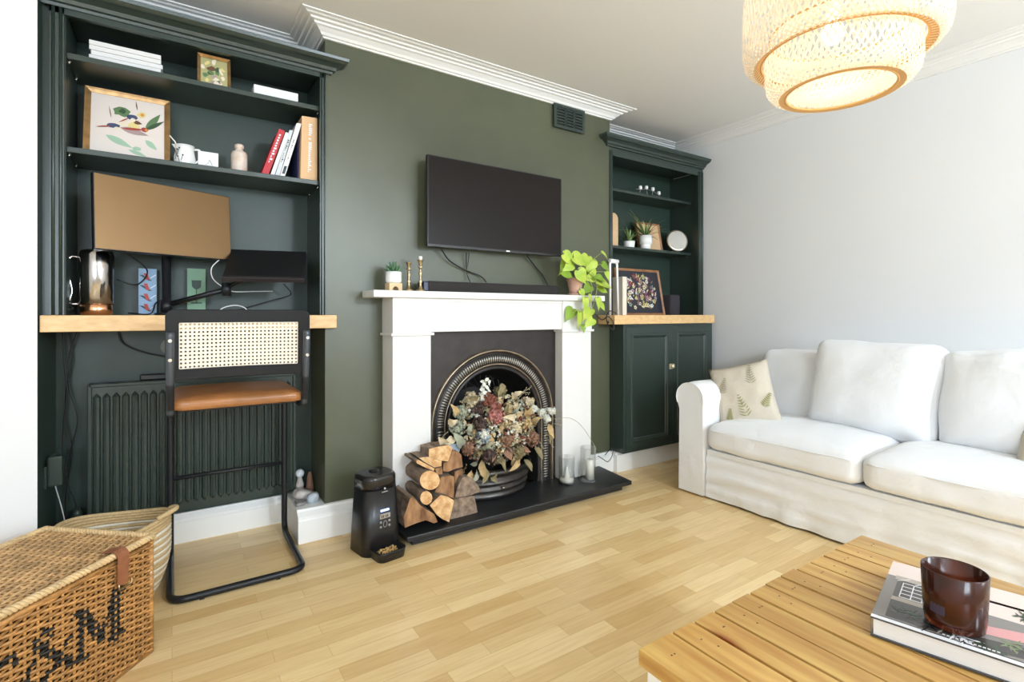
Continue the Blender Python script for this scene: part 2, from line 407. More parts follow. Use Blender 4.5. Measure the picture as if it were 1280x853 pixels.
# ---- things on the desk
DZ = 1.0665
X0 = XY(121, 2.70)
cn = thing('canister', 'tall polished chrome cylinder with a copper foot at the left end of the desk', 'canister', (X0, 2.70, DZ))
obj('body', MB().lathe([(0, .268), (.035, .268), (.052, .262), (.0585, .245), (.059, .05), (.055, .045), (.05, .045)], (X0, 2.70, DZ), 40), mat('smoked_chrome', (.42, .39, .37), .14, 1), cn)
obj('copper_base', MB().lathe([(.05, .045), (.056, .041), (.053, .004), (.048, 0), (0, 0)], (X0, 2.70, DZ), 40), COPPER, cn)
hx = X0-.083
obj('handle', MB().tube(spline([(X0-.058, 2.70, DZ+.235), (hx, 2.69, DZ+.23), (hx-.006, 2.69, DZ+.17), (hx+.006, 2.69, DZ+.10), (hx, 2.69, DZ+.05), (X0-.056, 2.70, DZ+.045)]), .0045, 8), CHROME, cn)
tag(obj('cable_coil', MB().tube([(hx-.005+.02*cos(a*.35), 2.655+.012*sin(a*.35), DZ+.006+.0012*a) for a in range(50)], .0025, 6), BLACKP), 'small black coil of cable beside the copper foot of the chrome cylinder', 'cable')
# blue patterned box
BLUE = mat('pale_blue_card', srgb(135, 165, 195), .55); REDP = mat('red_print', srgb(175, 70, 65), .6); DARKP = mat('dark_print', srgb(60, 75, 85), .6); WHP = mat('white_print', srgb(225, 230, 235), .6)
xa, xb = XY(173, 2.80), XY(196, 2.80); zt = P3(184, 336, 2.80).z
bb = thing('patterned_box', 'slim pale blue box with red and dark woven-looking pattern standing on the desk', 'box', ((xa+xb)/2, 2.82, DZ))
m = MB().box(xa, xb, 2.80, 2.84, DZ, zt); w = xb-xa; h = zt-DZ
obj('carton', m, BLUE, bb, bevel=.001)
m = MB()
for i in range(4):
    z = DZ+h*(.08+.22*i)
    m.add([(xa+w*.05, 2.7994, z+h*.12), (xa+w*.25, 2.7994, z+h*.12), (xa+w*.75, 2.7994, z), (xa+w*.55, 2.7994, z)], [(0, 1, 2, 3)], 1)
    m.add([(xa+w*.28, 2.7990, z+h*.16), (xa+w*.48, 2.7990, z+h*.16), (xa+w*.62, 2.7990, z+h*.02), (xa+w*.42, 2.7990, z+h*.02)], [(0, 1, 2, 3)], 0)
    m.add([(xa+w*.66, 2.7992, z+h*.05), (xa+w*.95, 2.7992, z+h*.12), (xa+w*.95, 2.7992, z+h*.14), (xa+w*.66, 2.7992, z+h*.07)], [(0, 1, 2, 3)], 2)
obj('printed_pattern', m, [REDP, DARKP, WHP], bb, merge=False)
xa, xb = XY(234, 2.84), XY(257, 2.84); zt = P3(245, 336, 2.84).z
gc = thing('greeting_card', 'sage green upright card with a dark goblet drawing, propped against the alcove wall', 'card', ((xa+xb)/2, 2.84, DZ))
obj('card', MB().box(xa, xb, 2.84, 2.845, DZ, zt), mat('sage_card', srgb(130, 165, 140), .7), gc)
xm = (xa+xb)/2; zc = zt-.075
m = MB().prism([(xm-.02, 2.8385, zc+.02), (xm+.02, 2.8385, zc+.02), (xm+.018, 2.8385, zc-.01), (xm+.006, 2.8385, zc-.022), (xm-.006, 2.8385, zc-.022), (xm-.018, 2.8385, zc-.01)], (0, .001, 0)).box(xm-.002, xm+.002, 2.8385, 2.8395, zc-.085, zc-.02).box(xm-.022, xm+.022, 2.8385, 2.8395, zc-.09, zc-.084)
obj('goblet_drawing', m, mat('goblet_ink', srgb(70, 85, 80), .7), gc)
# monitor on its arm
A = V((-.250, 2.520, 0)); B = V((.2266, 2.716, 0)); dx = (B-A); yaw = math.atan2(dx.y, dx.x); W = dx.length; ZT, ZB = 1.617, 1.318; mc = (A+B)/2
mon = thing('monitor', 'wide flat desktop monitor with a blank bronze-reflecting screen on a pole arm', 'monitor', (mc.x, mc.y, ZB))
MX = M.Translation((mc.x, mc.y, (ZT+ZB)/2)) @ M.Rotation(yaw, 4, 'Z') @ M.Rotation(R(-3), 4, 'X')
hh = (ZT-ZB)/2
obj('housing', MB().box(-W/2, W/2, 0, .028, -hh, hh).box(-.13, .13, .028, .045, -.09, .09).xf(MX), BLACKP, mon, bevel=.003)
obj('screen', MB().box(-W/2+.003, W/2-.003, -.0015, .0, -hh+.005, hh-.003).xf(MX), mat('bronze_matte_screen', (.22, .135, .065), .36, .85, var=.05, vs=5), mon)  # warm lamp reflection put into the screen's base colour
px = XY(208, 2.76); 
am = thing('monitor_stand', 'black twin-armed monitor stand with a chrome-tipped post clamped to the desk', 'monitor arm', (px, 2.76, DZ))
obj('post', MB().lathe([(0, 0), (.045, 0), (.045, .008), (.018, .012), (.018, .30), (.015, .31), (0, .31)], (px, 2.76, DZ), 20), BLACKM, am)
obj('post_cap', MB().lathe([(.017, .308), (.017, .316), (.010, .326), (0, .328)], (px, 2.76, DZ), 20), CHROME, am)
j = V((XY(283, 2.66), 2.66, P3(283, 362, 2.66).z))
obj('lower_arm', MB().tube([(px, 2.76, DZ+.045), tuple(j)], .012, 8).lathe([(0, -.03), (.024, -.03), (.024, .02), (0, .02)], (px, 2.76, DZ+.045), 16).lathe([(0, -.03), (.02, -.03), (.02, .03), (0, .03)], (j.x, j.y, j.z), 16), BLACKM, am)
tr = V((.36, 2.64, 1.275))
obj('upper_arm', MB().tube([tuple(j+V((0, 0, .01))), tuple(tr)], .011, 8), BLACKM, am)
obj('monitor_mount', MB().tube([(px, 2.76, DZ+.27), (px+.0, 2.70, DZ+.36), (mc.x, mc.y+.045, 1.467)], .013, 8).box(-.05, .05, .030, .05, -.05, .05, mx=MX), BLACKM, am)
# laptop on tilted tray
LM = M.Translation((.367, 2.613, 1.292)) @ M.Rotation(R(-15), 4, 'Z') @ M.Rotation(R(36), 4, 'X')
obj('laptop_tray', MB().box(-.168, .168, -.122, .125, -.006, .0).box(-.168, .168, -.127, -.120, -.006, .016).xf(LM), mat('gunmetal', (.09, .085, .10), .35, .8), am, bevel=.002)
lp = thing('laptop', 'closed black laptop lying on the tilted tray of the monitor arm', 'laptop', tuple(LM @ V((0, 0, 0))))
obj('base', MB().box(-.163, .163, -.116, .118, .001, .011).xf(LM), BLACKP, lp, bevel=.003)
obj('lid', MB().box(-.163, .163, -.116, .118, .0115, .018).xf(LM), BLACKP, lp, bevel=.002)
obj('hinge', MB().tube([(.10, .118, .011), (.16, .118, .011)], .006, 8).xf(LM), CHROME, lp)
tag(obj('white_cable', MB().tube(spline([(.185, 2.70, 1.325), (.150, 2.69, 1.28), (.155, 2.68, 1.23), (.20, 2.68, 1.19), (.24, 2.70, 1.175), (.33, 2.76, 1.18), (.42, 2.80, 1.185)]), .0025, 6), mat('white_rubber', (.8, .8, .8), .4)), 'thin white cable looping from the monitor to the arm joint', 'cable')
tag(obj('black_cable', MB().tube(spline([(.46, 2.74, 1.22), (.50, 2.78, 1.17), (.42, 2.82, 1.14), (.30, 2.84, 1.10), (.22, 2.80, 1.072)]), .0025, 6), BLACKP), 'thin black cable drooping below the laptop', 'cable')
tag(obj('coiled_white_cable', MB().tube(spline([(.17, 2.74, 1.07), (.20, 2.74, 1.10), (.25, 2.75, 1.112), (.29, 2.75, 1.10), (.31, 2.76, 1.07)]), .0028, 6), mat('white_rubber_b', (.8, .8, .8), .4)), 'arched white cable on the desk behind the bar chair', 'cable')
tag(obj('monitor_lead', MB().tube(spline([(-.16, 2.68, 1.33), (-.09, 2.74, 1.26), (-.13, 2.80, 1.20), (-.20, 2.80, 1.22)]), .003, 6).tube(spline([(-.16, 2.80, 1.075), (-.08, 2.76, 1.072), (-.06, 2.79, 1.12), (-.02, 2.80, 1.14)]), .003, 6), BLACKP), 'black lead looping below the left corner of the monitor', 'cable')
# ------------------------------------------------------------------ things on the left shelves
def leaning_picture(name, label, cat, u0, u1, Yb, zb, h, lean, fw, fmat, pmat, depth=.018, mount=None, group=None, w=None, xc=None, yaw=0):
    if w is None: xa, xb = XY(u0, Yb), XY(u1, Yb); w = xb-xa; xc = (xa+xb)/2
    t = thing(name, label, cat, (xc, Yb, zb), group)
    mx = M.Translation((xc, Yb, zb)) @ M.Rotation(yaw, 4, 'Z') @ M.Rotation(-R(lean), 4, 'X')
    m = MB()
    o = [(-w/2, 0), (w/2, 0), (w/2, h), (-w/2, h)]; q = [(-w/2+fw, fw), (w/2-fw, fw), (w/2-fw, h-fw), (-w/2+fw, h-fw)]
    q1 = [(-w/2+fw*.45, fw*.45), (w/2-fw*.45, fw*.45), (w/2-fw*.45, h-fw*.45), (-w/2+fw*.45, h-fw*.45)]
    rings = [[(x, depth, z) for x, z in o], [(x, 0, z) for x, z in o], [(x, .003, z) for x, z in q1], [(x, .001, z) for x, z in q1], [(x, .006, z) for x, z in q], [(x, .009, z) for x, z in q]]
    vs = [p for r in rings for p in r]; fs = []
    for a in range(len(rings)-1):
        for k in range(4): k2 = (k+1) % 4; fs.append((a*4+k, a*4+k2, (a+1)*4+k2, (a+1)*4+k))
    fs.append((0, 1, 2, 3))
    m.add(vs, fs); obj('frame', m.xf(mx), fmat, t)
    obj('backing', MB().box(-w/2+fw*.5, w/2-fw*.5, .009, depth-.001, fw*.5, h-fw*.5).xf(mx), pmat, t)
    return t, mx, w, h
def blob(m, cx, cz, rx, rz, mi, y, ang=0, n=14, jag=0, seed=0):
    rnd = random.Random(seed*31+int(cx*1e4)); pts = []
    for k in range(n):
        a = 2*pi*k/n; s = 1+jag*(rnd.random()-.5)*2
        x, z = rx*cos(a)*s, rz*sin(a)*s; pts.append((cx+x*cos(ang)-z*sin(ang), y, cz+x*sin(ang)+z*cos(ang)))
    m.add(pts, [tuple(range(n))], mi)
def leafshape(m, x0, z0, x1, z1, wd, mi, y):
    dx, dz = x1-x0, z1-z0; l = math.hypot(dx, dz); nx, nz = -dz/l, dx/l; a = []; b = []
    for k in range(7):
        t = k/6; s = wd*math.sin(pi*t**.8); a.append((x0+dx*t+nx*s, y, z0+dz*t+nz*s)); b.append((x0+dx*t-nx*s, y, z0+dz*t-nz*s))
    pts = a+b[-2:0:-1]; m.add(pts, [tuple(range(len(pts)))], mi)
PC = [mat('print_navy', srgb(70, 80, 110), .7), mat('print_green', srgb(95, 125, 85), .7), mat('print_pale_green', srgb(160, 190, 165), .7), mat('print_yellow', srgb(222, 205, 140), .7),
      mat('print_red', srgb(165, 70, 60), .7), mat('print_mauve', srgb(165, 145, 145), .7), mat('print_cream', srgb(228, 215, 195), .7), mat('print_dark_green', srgb(60, 85, 60), .7), mat('print_orange', srgb(215, 140, 60), .7), mat('print_brown', srgb(110, 75, 55), .7)]
MOUNT = mat('cream_mount_paper', srgb(226, 215, 208), .75)
t, mx, w, h = leaning_picture('framed_bird_print', 'large gilt-framed print of two long-billed birds leaning on the middle shelf', 'picture', 103, 212.5, 2.70, SH2, .315, 13, .021, GOLDF, MOUNT)
m = MB(); y = .0085; cx = 0; cz = h*.5
def q(a, b): return (-w/2+w*a, h*b)
def BL_(a, b, ra, rb, mi, yy=0, ang=0, jag=.1): x, z = q(a, b); blob(m, x, z, ra*w, rb*h, mi, y-yy, ang, 14, jag, int(a*100))
def LF(a, b, c, d, wd, mi, yy=0): x0, z0 = q(a, b); x1, z1 = q(c, d); leafshape(m, x0, z0, x1, z1, wd*w, mi, y-yy)
LF(.24, .34, .55, .20, .05, 2); LF(.50, .17, .72, .10, .03, 2); LF(.70, .35, .84, .22, .04, 2); BL_(.60, .20, .05, .03, 2, .0001)
BL_(.42, .72, .085, .075, 1, .0001, .2, .3); BL_(.43, .73, .045, .04, 7, .0002, .2, .3); BL_(.65, .72, .05, .045, 3, .0001, 0, .25); BL_(.66, .72, .022, .022, 8, .0002)
BL_(.48, .53, .13, .07, 6, .0001, .1); BL_(.56, .53, .07, .055, 3, .0002, .3)
LF(.70, .50, .88, .78, .045, 1, .0003); LF(.70, .50, .93, .68, .03, 7, .00035)
LF(.40, .48, .74, .42, .05, 5, .0003); LF(.42, .47, .72, .50, .02, 4, .0004); BL_(.69, .50, .04, .035, 4, .0005); BL_(.71, .50, .02, .02, 8, .0006)
BL_(.33, .49, .075, .035, 0, .0005, .05); LF(.30, .48, .13, .44, .010, 4, .0006); LF(.30, .47, .12, .43, .005, 9, .0007); BL_(.37, .46, .035, .02, 6, .0007)
BL_(.54, .66, .065, .04, 0, .0005); LF(.50, .64, .38, .55, .010, 4, .0006); LF(.55, .60, .66, .58, .03, 9, .0004); BL_(.55, .62, .03, .03, 6, .0006)
LF(.60, .78, .58, .92, .008, 9, .0002); LF(.30, .60, .27, .78, .006, 9, .0002)
obj('bird_drawing', m.xf(mx), PC, t, merge=False)
# little jug, tile, bottle
x, Y = XY(231, 2.69), 2.69
jg = thing('jug', 'small white jug with fine black flower sketch and a stirrer, next to the bird print', 'jug', (x, Y, SH2))
JS = M.Translation((x, Y, SH2)) @ M.Scale(1.22, 4) @ M.Translation((-x, -Y, -SH2))
obj('body', MB().lathe([(0, .0), (.030, 0), (.032, .004), (.034, .03), (.029, .060), (.031, .076), (.029, .076), (.027, .06), (.03, .03), (.028, .006), (0, .006)], (x, Y, SH2), 28).xf(JS), CERAM, jg)
obj('spout', MB().add([(x-.028, Y-.008, SH2+.076), (x-.028, Y+.008, SH2+.076), (x-.040, Y, SH2+.078), (x-.029, Y, SH2+.062)], [(0, 1, 2), (0, 2, 3), (1, 3, 2)]).xf(JS), CERAM, jg)
obj('handle', MB().tube(spline([(x+.028, Y, SH2+.068), (x+.046, Y-.003, SH2+.066), (x+.046, Y-.003, SH2+.035), (x+.031, Y, SH2+.018)]), .0035, 8).xf(JS), CERAM, jg)
m = MB()
for k, (a, b, c, d) in enumerate(((-.4, .02, -.25, .055), (-.25, .035, -.1, .06), (-.25, .03, -.45, .05), (.0, .015, .1, .035), (-.1, .012, -.2, .03))):
    f = lambda s, zz: (x+.0345*sin(s*1.6-.35), Y-.0345*cos(s*1.6-.35), SH2+zz)
    m.tube([f(a, b), f((a+c)/2, (b+d)/2), f(c, d)], .0008, 5); m.ball(f(c, d), .0028, 0, 6, 4)
obj('flower_sketch', m.xf(JS), BLACKP, jg)
tag(obj('stirrer', MB().tube([(x+.0, Y, SH2+.008), (x-.030, Y-.01, SH2+.085), (x-.046, Y-.015, SH2+.102)], .0022, 6).xf(JS), CERAM), 'thin white stirrer stick leaning in the small white jug', 'stirrer')
xa, xb = XY(247.5, 2.68), XY(273, 2.68); xm = (xa+xb)/2
tl = thing('tile', 'small square white tile with faint bird sketch standing between jug and bottle', 'tile', (xm, 2.68, SH2))
obj('tile_body', MB().box(xa, xb, 2.68, 2.70, SH2, SH2+.080), CERAM, tl, bevel=.0015)
m = MB(); m.tube(spline([(xm-.012, 2.6795, SH2+.02), (xm, 2.6795, SH2+.03), (xm+.004, 2.6795, SH2+.045), (xm+.012, 2.6795, SH2+.03), (xm+.016, 2.6795, SH2+.02)], 4), .0007, 4).ball((xm-.02, 2.6795, SH2+.014), .002, 0, 6, 4)
obj('bird_sketch', m, BLACKP, tl)
x = XY(299, 2.68)
bt = thing('stoneware_bottle', 'small pale stoneware bottle with narrow neck on the middle shelf', 'bottle', (x, 2.68, SH2))
obj('bottle_body', MB().lathe([(0, 0), (.026, 0), (.028, .004), (.028, .072), (.024, .082), (.013, .088), (.012, .095), (.016, .097), (.016, .108), (.012, .111), (.009, .111), (.008, .09), (0, .09)], (x, 2.68, SH2), 28).xf(M.Translation((x, 2.68, SH2)) @ M.Scale(1.22, 4) @ M.Translation((-x, -2.68, -SH2))), mat('stoneware_glaze', srgb(222, 212, 205), .35, col2=srgb(205, 180, 160), vs=30), bt)
# books: spine outline surveyed from the photo, each a real block 19 cm deep
def book(label, px, Y, dep, cover, mark=None, pagec=PAPER, group='books on the middle shelf'):
    pts = [P3(u, v, Y) for u, v in px]     # bl, br, tr, tl
    dz = min(p.z for p in pts)-SH2
    pts = [p-V((0, 0, dz-.0005)) for p in pts]
    c = sum(pts, V())/4
    t = thing('book', label, 'book', (c.x, Y, SH2), group)
    bl, br_, tr_, tl_ = pts; e = (br_-bl).normalized(); up = (tl_-bl).normalized(); k = .0022
    m = MB(); m.prism([bl, bl+e*k, tl_+e*k, tl_], (0, dep, 0)); m.prism([br_-e*k, br_, tr_, tr_-e*k], (0, dep, 0)); m.prism([bl+e*k, br_-e*k, tr_-e*k, tl_+e*k], (0, .002, 0))
    obj('cover', m, cover, t)
    obj('pages', MB().prism([bl+e*k+up*.003+V((0, .002, 0)), br_-e*k+up*.003+V((0, .002, 0)), tr_-e*k-up*.003+V((0, .002, 0)), tl_+e*k-up*.003+V((0, .002, 0))], (0, dep-.005, 0)), pagec, t)
    if mark:
        mm = MB(); wd = (br_-bl).length; ln = (tl_-bl).length
        for a, b, s0, s1, mi in mark:
            p = [bl+e*wd*s0+up*ln*a, bl+e*wd*s1+up*ln*a, bl+e*wd*s1+up*ln*b, bl+e*wd*s0+up*ln*b]
            mm.add([q_+V((0, -.0006, 0)) for q_ in p], [(0, 1, 2, 3)], mi)
        obj('spine_lettering', mm, [WHP, DARKP], t, merge=False)
    return t
def letters(a, b, n, s0=.3, s1=.7, mi=0):
    r = random.Random(int(a*100)+n); out = []; z = a; st = (b-a)/n
    for i in range(n):
        if r.random() > .15: out.append((z+st*.15, z+st*.8, s0, s0+(s1-s0)*r.choice((.35, 1, 1, .7)), mi))
        z += st
    return out
book('red paperback with white spine lettering, leftmost of the leaning books', [(326.9, 214.4), (335.5, 216.1), (356.3, 161), (349, 158)], 2.63, .19, mat('red_book', srgb(190, 50, 60), .5), letters(.25, .9, 11))
book('slim white book leaning against the red paperback', [(337.8, 216.4), (342.8, 217), (361, 163.5), (357, 162.4)], 2.63, .18, mat('white_book', srgb(228, 228, 230), .5))
book('grey-white book leaning between two white ones on the middle shelf', [(343.8, 217), (349, 217.8), (366.5, 160), (362, 159.5)], 2.63, .18, mat('pale_grey_book', srgb(205, 210, 215), .5), letters(.3, .8, 12, .3, .7, 1))
book('taller white book with dark label low on its spine, leaning rightmost', [(349.6, 218), (355.8, 219), (377, 152), (370.9, 151)], 2.63, .20, mat('white_book_b', srgb(232, 230, 228), .5), [(.06, .2, .25, .8, 1)]+letters(.3, .7, 12, .4, .6, 1))
book('thick beige-spined upright book at the right end of the middle shelf', [(375.5, 221), (396.5, 223.6), (396.5, 145), (377.5, 142)], 2.62, .21, [mat('beige_book', srgb(222, 182, 138), .6)][0], letters(.12, .9, 24, .42, .62), )
book('dark navy thin book standing against the thick beige-spined one', [(371.2, 221), (374.8, 221), (376.2, 150), (373, 149.5)], 2.66, .19, mat('navy_book', srgb(40, 45, 90), .5))
# top shelf
xa, xb = XY(112, 2.66), XY(202, 2.66)
ps = thing('paper_stack', 'wide stack of white papers at the left of the top shelf', 'papers', ((xa+xb)/2, 2.76, SH1))
for k in range(5):
    dz = .019; r = random.Random(k); o = r.uniform(-.004, .004)
    obj('folder', MB().box(xa+o, xb+o, 2.66+r.uniform(0, .006), 2.86, SH1+k*dz, SH1+(k+1)*dz-.001), PAPER, ps, bevel=.001)
t, mx, w, h = leaning_picture('small_framed_print', 'small gilt-framed flower print standing on the top shelf', 'picture', 247, 288.5, 2.64, SH1, .148, 8, .012, GOLDF, mat('print_olive', srgb(175, 170, 120), .7))
m = MB(); r = random.Random(5); y = .0085
for k in range(26):
    mi = r.choice((6, 6, 3, 1, 5, 7, 9, 6)); a, b = r.gauss(.5, .18), r.gauss(.42, .17)
    a = min(.84, max(.16, a)); b = min(.82, max(.14, b)); blob(m, -w/2+w*a, h*b, .008+.008*r.random(), .006+.006*r.random(), mi, y-.0001*k/3, r.random()*3, 10, .3, k)
obj('flower_print', m.xf(mx), PC, t, merge=False)
xa, xb = XY(316, 2.66), XY(371, 2.66)
tag(obj('flat_box', MB().box(xa, xb, 2.625, 2.80, SH1+.001, SH1+.048), mat('white_card', (.8, .8, .8), .5), bevel=.003), 'flat white box lying at the right of the top shelf', 'box')

# ------------------------------------------------------------------ bar chair
ch = thing('bar_chair', 'black cantilever bar chair with woven cane back and tan leather seat at the oak desk', 'chair', (.22, 2.45, 0))
TR_ = .0135; xl, xr = -.006, .458
yb, yf = 2.275, 2.71; zs = .715
pl = [(xl+.03*0, 2.215, 1.00), (xl, 2.235, .80), (xl, 2.26, .70), (xl, 2.33, .690), (xl, yf, .690), (xl, yf, .015), (xl, yb-.02, .0145), (xr, yb-.02, .0145), (xr, yf, .015), (xr, yf, .690), (xr, 2.33, .690), (xr, 2.26, .70), (xr, 2.235, .80), (xr, 2.215, 1.00)]
path = fillet(pl, .06, 6); m = MB()
m.tube(path, TR_, 12)
obj('tubular_frame', m, BLACKM, ch)
obj('footrest_bar', MB().tube([(xl, yf, .345), (xr, yf, .345)], .009, 10), BLACKM, ch)
for x in (xl+.1, xr-.1): obj('floor_glide', MB().box(x-.008, x+.008, yb-.03, yb-.01, 0, .006), BLACKP, ch)
m = softbox(.228, .225, .0235, .02, 12, puff=(.010, .0)).xf(M.Translation((.226, 2.475, .730)))
obj('seat', m, LEATHER, ch)
obj('seat_board', MB().box(.02, .435, 2.29, 2.66, .700, .712), BLACKW, ch)
# curved back frame (concave towards the sitter)
def bend(p):  # (x along, z) on the curved back
    x, z, d = p; c = .226; return (c+x, 2.232+.045*(x/.25)**2*-1+.045+d+(-.06)*(z-.95)*.6, z)
def backgrid(x0, x1, z0, z1, d0, d1, nx):
    m = MB(); 
    for i in range(nx):
        a = x0+(x1-x0)*i/nx; b = x0+(x1-x0)*(i+1)/nx
        vs = [bend(p) for p in ((a, z0, d0), (b, z0, d0), (b, z1, d0), (a, z1, d0), (a, z0, d1), (b, z0, d1), (b, z1, d1), (a, z1, d1))]
        m.add(vs, [(0, 1, 2, 3), (4, 7, 6, 5), (0, 4, 5, 1), (3, 2, 6, 7)]+([(0, 3, 7, 4)] if i == 0 else [])+([(1, 5, 6, 2)] if i == nx-1 else []))
    return m
hw = .247; o = rrect(hw*2, .262, .028, 5); inn = rrect(.205*2, .172, .004, 5); zc = .957; m = MB()
oo = [(x, z+zc) for x, z in o]; ii = [(x, z+zc-.004) for x, z in inn]
# subdivide along straight runs so the frame bends
def dens(L_):
    out = []
    for k in range(len(L_)):
        a, b = L_[k], L_[(k+1) % len(L_)]; s = 12 if abs(a[0]-b[0]) > .2 else 1
        for q_ in range(s): out.append((a[0]+(b[0]-a[0])*q_/s, a[1]+(b[1]-a[1])*q_/s))
    return out
oo, ii = dens(oo), dens(ii); n = len(oo)
for d, fl in ((-.010, 0), (.010, 1)):
    m.add([bend((x, z, d)) for x, z in oo]+[bend((x, z, d)) for x, z in ii], [(k, (k+1) % n, n+(k+1) % n, n+k) for k in range(n)])
for ring in (oo, ii): m.add([bend((x, z, -.010)) for x, z in ring]+[bend((x, z, .010)) for x, z in ring], [(k, (k+1) % n, n+(k+1) % n, n+k) for k in range(n)])
obj('backrest_frame', m, BLACKW, ch, bevel=.003)
# cane panel with real octagonal holes, 30 x 12
m = MB(); NX, NZ = 29, 12; cw = .41/NX; chh = .172/NZ; hr = .0041
for i in range(NX):
    for k in range(NZ):
        x0, z0 = -.205+i*cw, zc-.004-.086+k*chh; cx, cz = x0+cw/2, z0+chh/2
        O = [(x0, z0), (cx, z0), (x0+cw, z0), (x0+cw, cz), (x0+cw, z0+chh), (cx, z0+chh), (x0, z0+chh), (x0, cz)]
        I = [(cx+hr*cos(R(225+45*t)), cz+hr*sin(R(225+45*t))) for t in range(8)]
        m.add([bend((x, z, -.004)) for x, z in O]+[bend((x, z, -.0055)) for x, z in I], [(t, (t+1) % 8, 8+(t+1) % 8, 8+t) for t in range(8)], 0, False)
co = obj('cane_panel', m, CANE, ch); s = co.modifiers.new('thick', 'SOLIDIFY'); s.thickness = .0025
for x in (xl, xr):
    sgn = -1 if x < .2 else 1
    obj('back_bracket', MB().tube(spline([(x, 2.205, 1.005), (x, 2.212, .94), (x, 2.228, .84), (x, 2.25, .745), (x, 2.262, .70)], 4), .0135, 10), mat('dark_grey_steel', (.085, .095, .11), .42, .6), ch)
    for z in (.975, .905): obj('screw', MB().tube([(x, 2.186+(.975-z)*.12, z), (x, 2.200+(.975-z)*.12, z)], .0065, 10), CHROME, ch)
# ------------------------------------------------------------------ rope basket
c = (-.178, 2.392); JUTE = mat('jute_rope', srgb(205, 178, 132), .8, var=.25, vs=120); ROPEW = mat('white_rope', srgb(232, 226, 212), .8, var=.12, vs=120)
rb = thing('rope_basket', 'round coiled basket of beige and white rope behind the wicker hamper', 'basket', (c[0], c[1], 0))
m = MB(); NR = 26; hgt = .315
for k in range(NR):
    z = .012+k*(hgt-.02)/NR; r = .120+.050*math.sin(min(1, k/16)*pi/2); 
    wh = k in (3, 5, 8, 10, 13, 15, 17, 19, 21)
    ring = [(c[0]+r*cos(a)*1.0, c[1]+r*sin(a)*.92, z+(.016*cos(2*a+.6)*(k/NR)**2)) for a in [2*pi*t/48 for t in range(48)]]
    m.tube(ring, .0075, 7, 1 if wh else 0, closed=True)
for k in range(9):
    r = .013*k+.006; m.tube([(c[0]+r*cos(a), c[1]+r*sin(a)*.92, .008) for a in [2*pi*t/32 for t in range(32)]], .0075, 6, 0, closed=True)
obj('coiled_wall', m, [JUTE, ROPEW], rb, merge=False)
zt = .012+(NR-1)*(hgt-.02)/NR
for a0 in (-.35,):
    pp = []
    for t in range(9):
        a = a0-.34+.68*t/8; rr = .172+.030*math.sin(pi*t/8); pp.append((c[0]+rr*cos(a), c[1]+rr*sin(a)*.92, zt+.016*cos(2*a+.6)+.010+.012*math.sin(pi*t/8)))
    obj('handle', MB().tube(spline(pp, 3), .009, 8), JUTE, rb)
# ------------------------------------------------------------------ wicker hamper
Rc = V((-.056, 1.985, 0)); fd = V((-.657, -.753, 0)).normalized(); sd = V((-fd.y*-1, 0, 0)); sd = V((fd.y, -fd.x, 0)); sd = V((-.753, .657, 0)).normalized()
LW, DW, HH = .62, .385, .375
hp = thing('wicker_hamper', 'large woven wicker hamper with leather strap and black painted lettering on its front', 'hamper', tuple(Rc+fd*LW/2+sd*DW/2))
WICK = mat('honey_wicker', srgb(200, 146, 84), .42, var=.55, vs=34, stretch=(1, 1, 3), coat=.2); WICKD = mat('black_painted_wicker', (.02, .018, .016), .5); WICKP = mat('pale_wicker', srgb(222, 190, 140), .45, var=.35, vs=25, coat=.2)
# letter shapes as strokes in front-panel coordinates (s from the right corner, z up), widths in metres
def seg_d(px, pz, a, b):
    ax, az = a; bx, bz = b; t = max(0, min(1, ((px-ax)*(bx-ax)+(pz-az)*(bz-az))/((bx-ax)**2+(bz-az)**2+1e-12)))
    return math.hypot(px-ax-t*(bx-ax), pz-az-t*(bz-az))
def poly(l, w): return [(l[i], l[i+1], w) for i in range(len(l)-1)]
STK = []
def glyph(strokes, s0, z0, sc, sz):
    for pts, w in strokes:
        STK.extend(poly([(s0-x*sc, z0+z*sz) for x, z in pts], w*.9))
gM = [([(.05, 0), (.05, 1)], .009), ([(-.08, 0), (.18, 0)], .007), ([(-.10, 1), (.12, 1)], .007), ([(.08, 1), (.48, .18)], .016), ([(.48, .18), (.82, 1)], .008), ([(.84, 0), (.84, 1)], .017), ([(.80, 1), (1.02, 1)], .007), ([(.68, 0), (1.02, 0)], .007)]
gA = [([(.98, 0), (.30, .72)], .013), ([(.30, .72), (.24, .88), (.40, 1.0), (.58, .92), (.56, .74)], .006), ([(.56, .74), (.30, .54), (.08, .36)], .006), ([(.08, .36), (.04, .16), (.18, .0), (.42, -.02), (.66, .12)], .010), ([(.66, .12), (.88, .48), (1.0, .50)], .006)]
gF = [([(.15, 0), (.15, 1)], .017), ([(0, 0), (.34, 0)], .007), ([(0, 1), (.80, 1), (.86, .80)], .010), ([(.15, .52), (.52, .52)], .010), ([(.52, .62), (.52, .42)], .006)]
glyph(gM, .240, .125, .135, .125); glyph(gA, .378, .138, .116, .124); glyph(gF, .515, .125, .140, .120)
def painted(s_, z): return any(seg_d(s_, z, a, b) < w for a, b, w in STK)
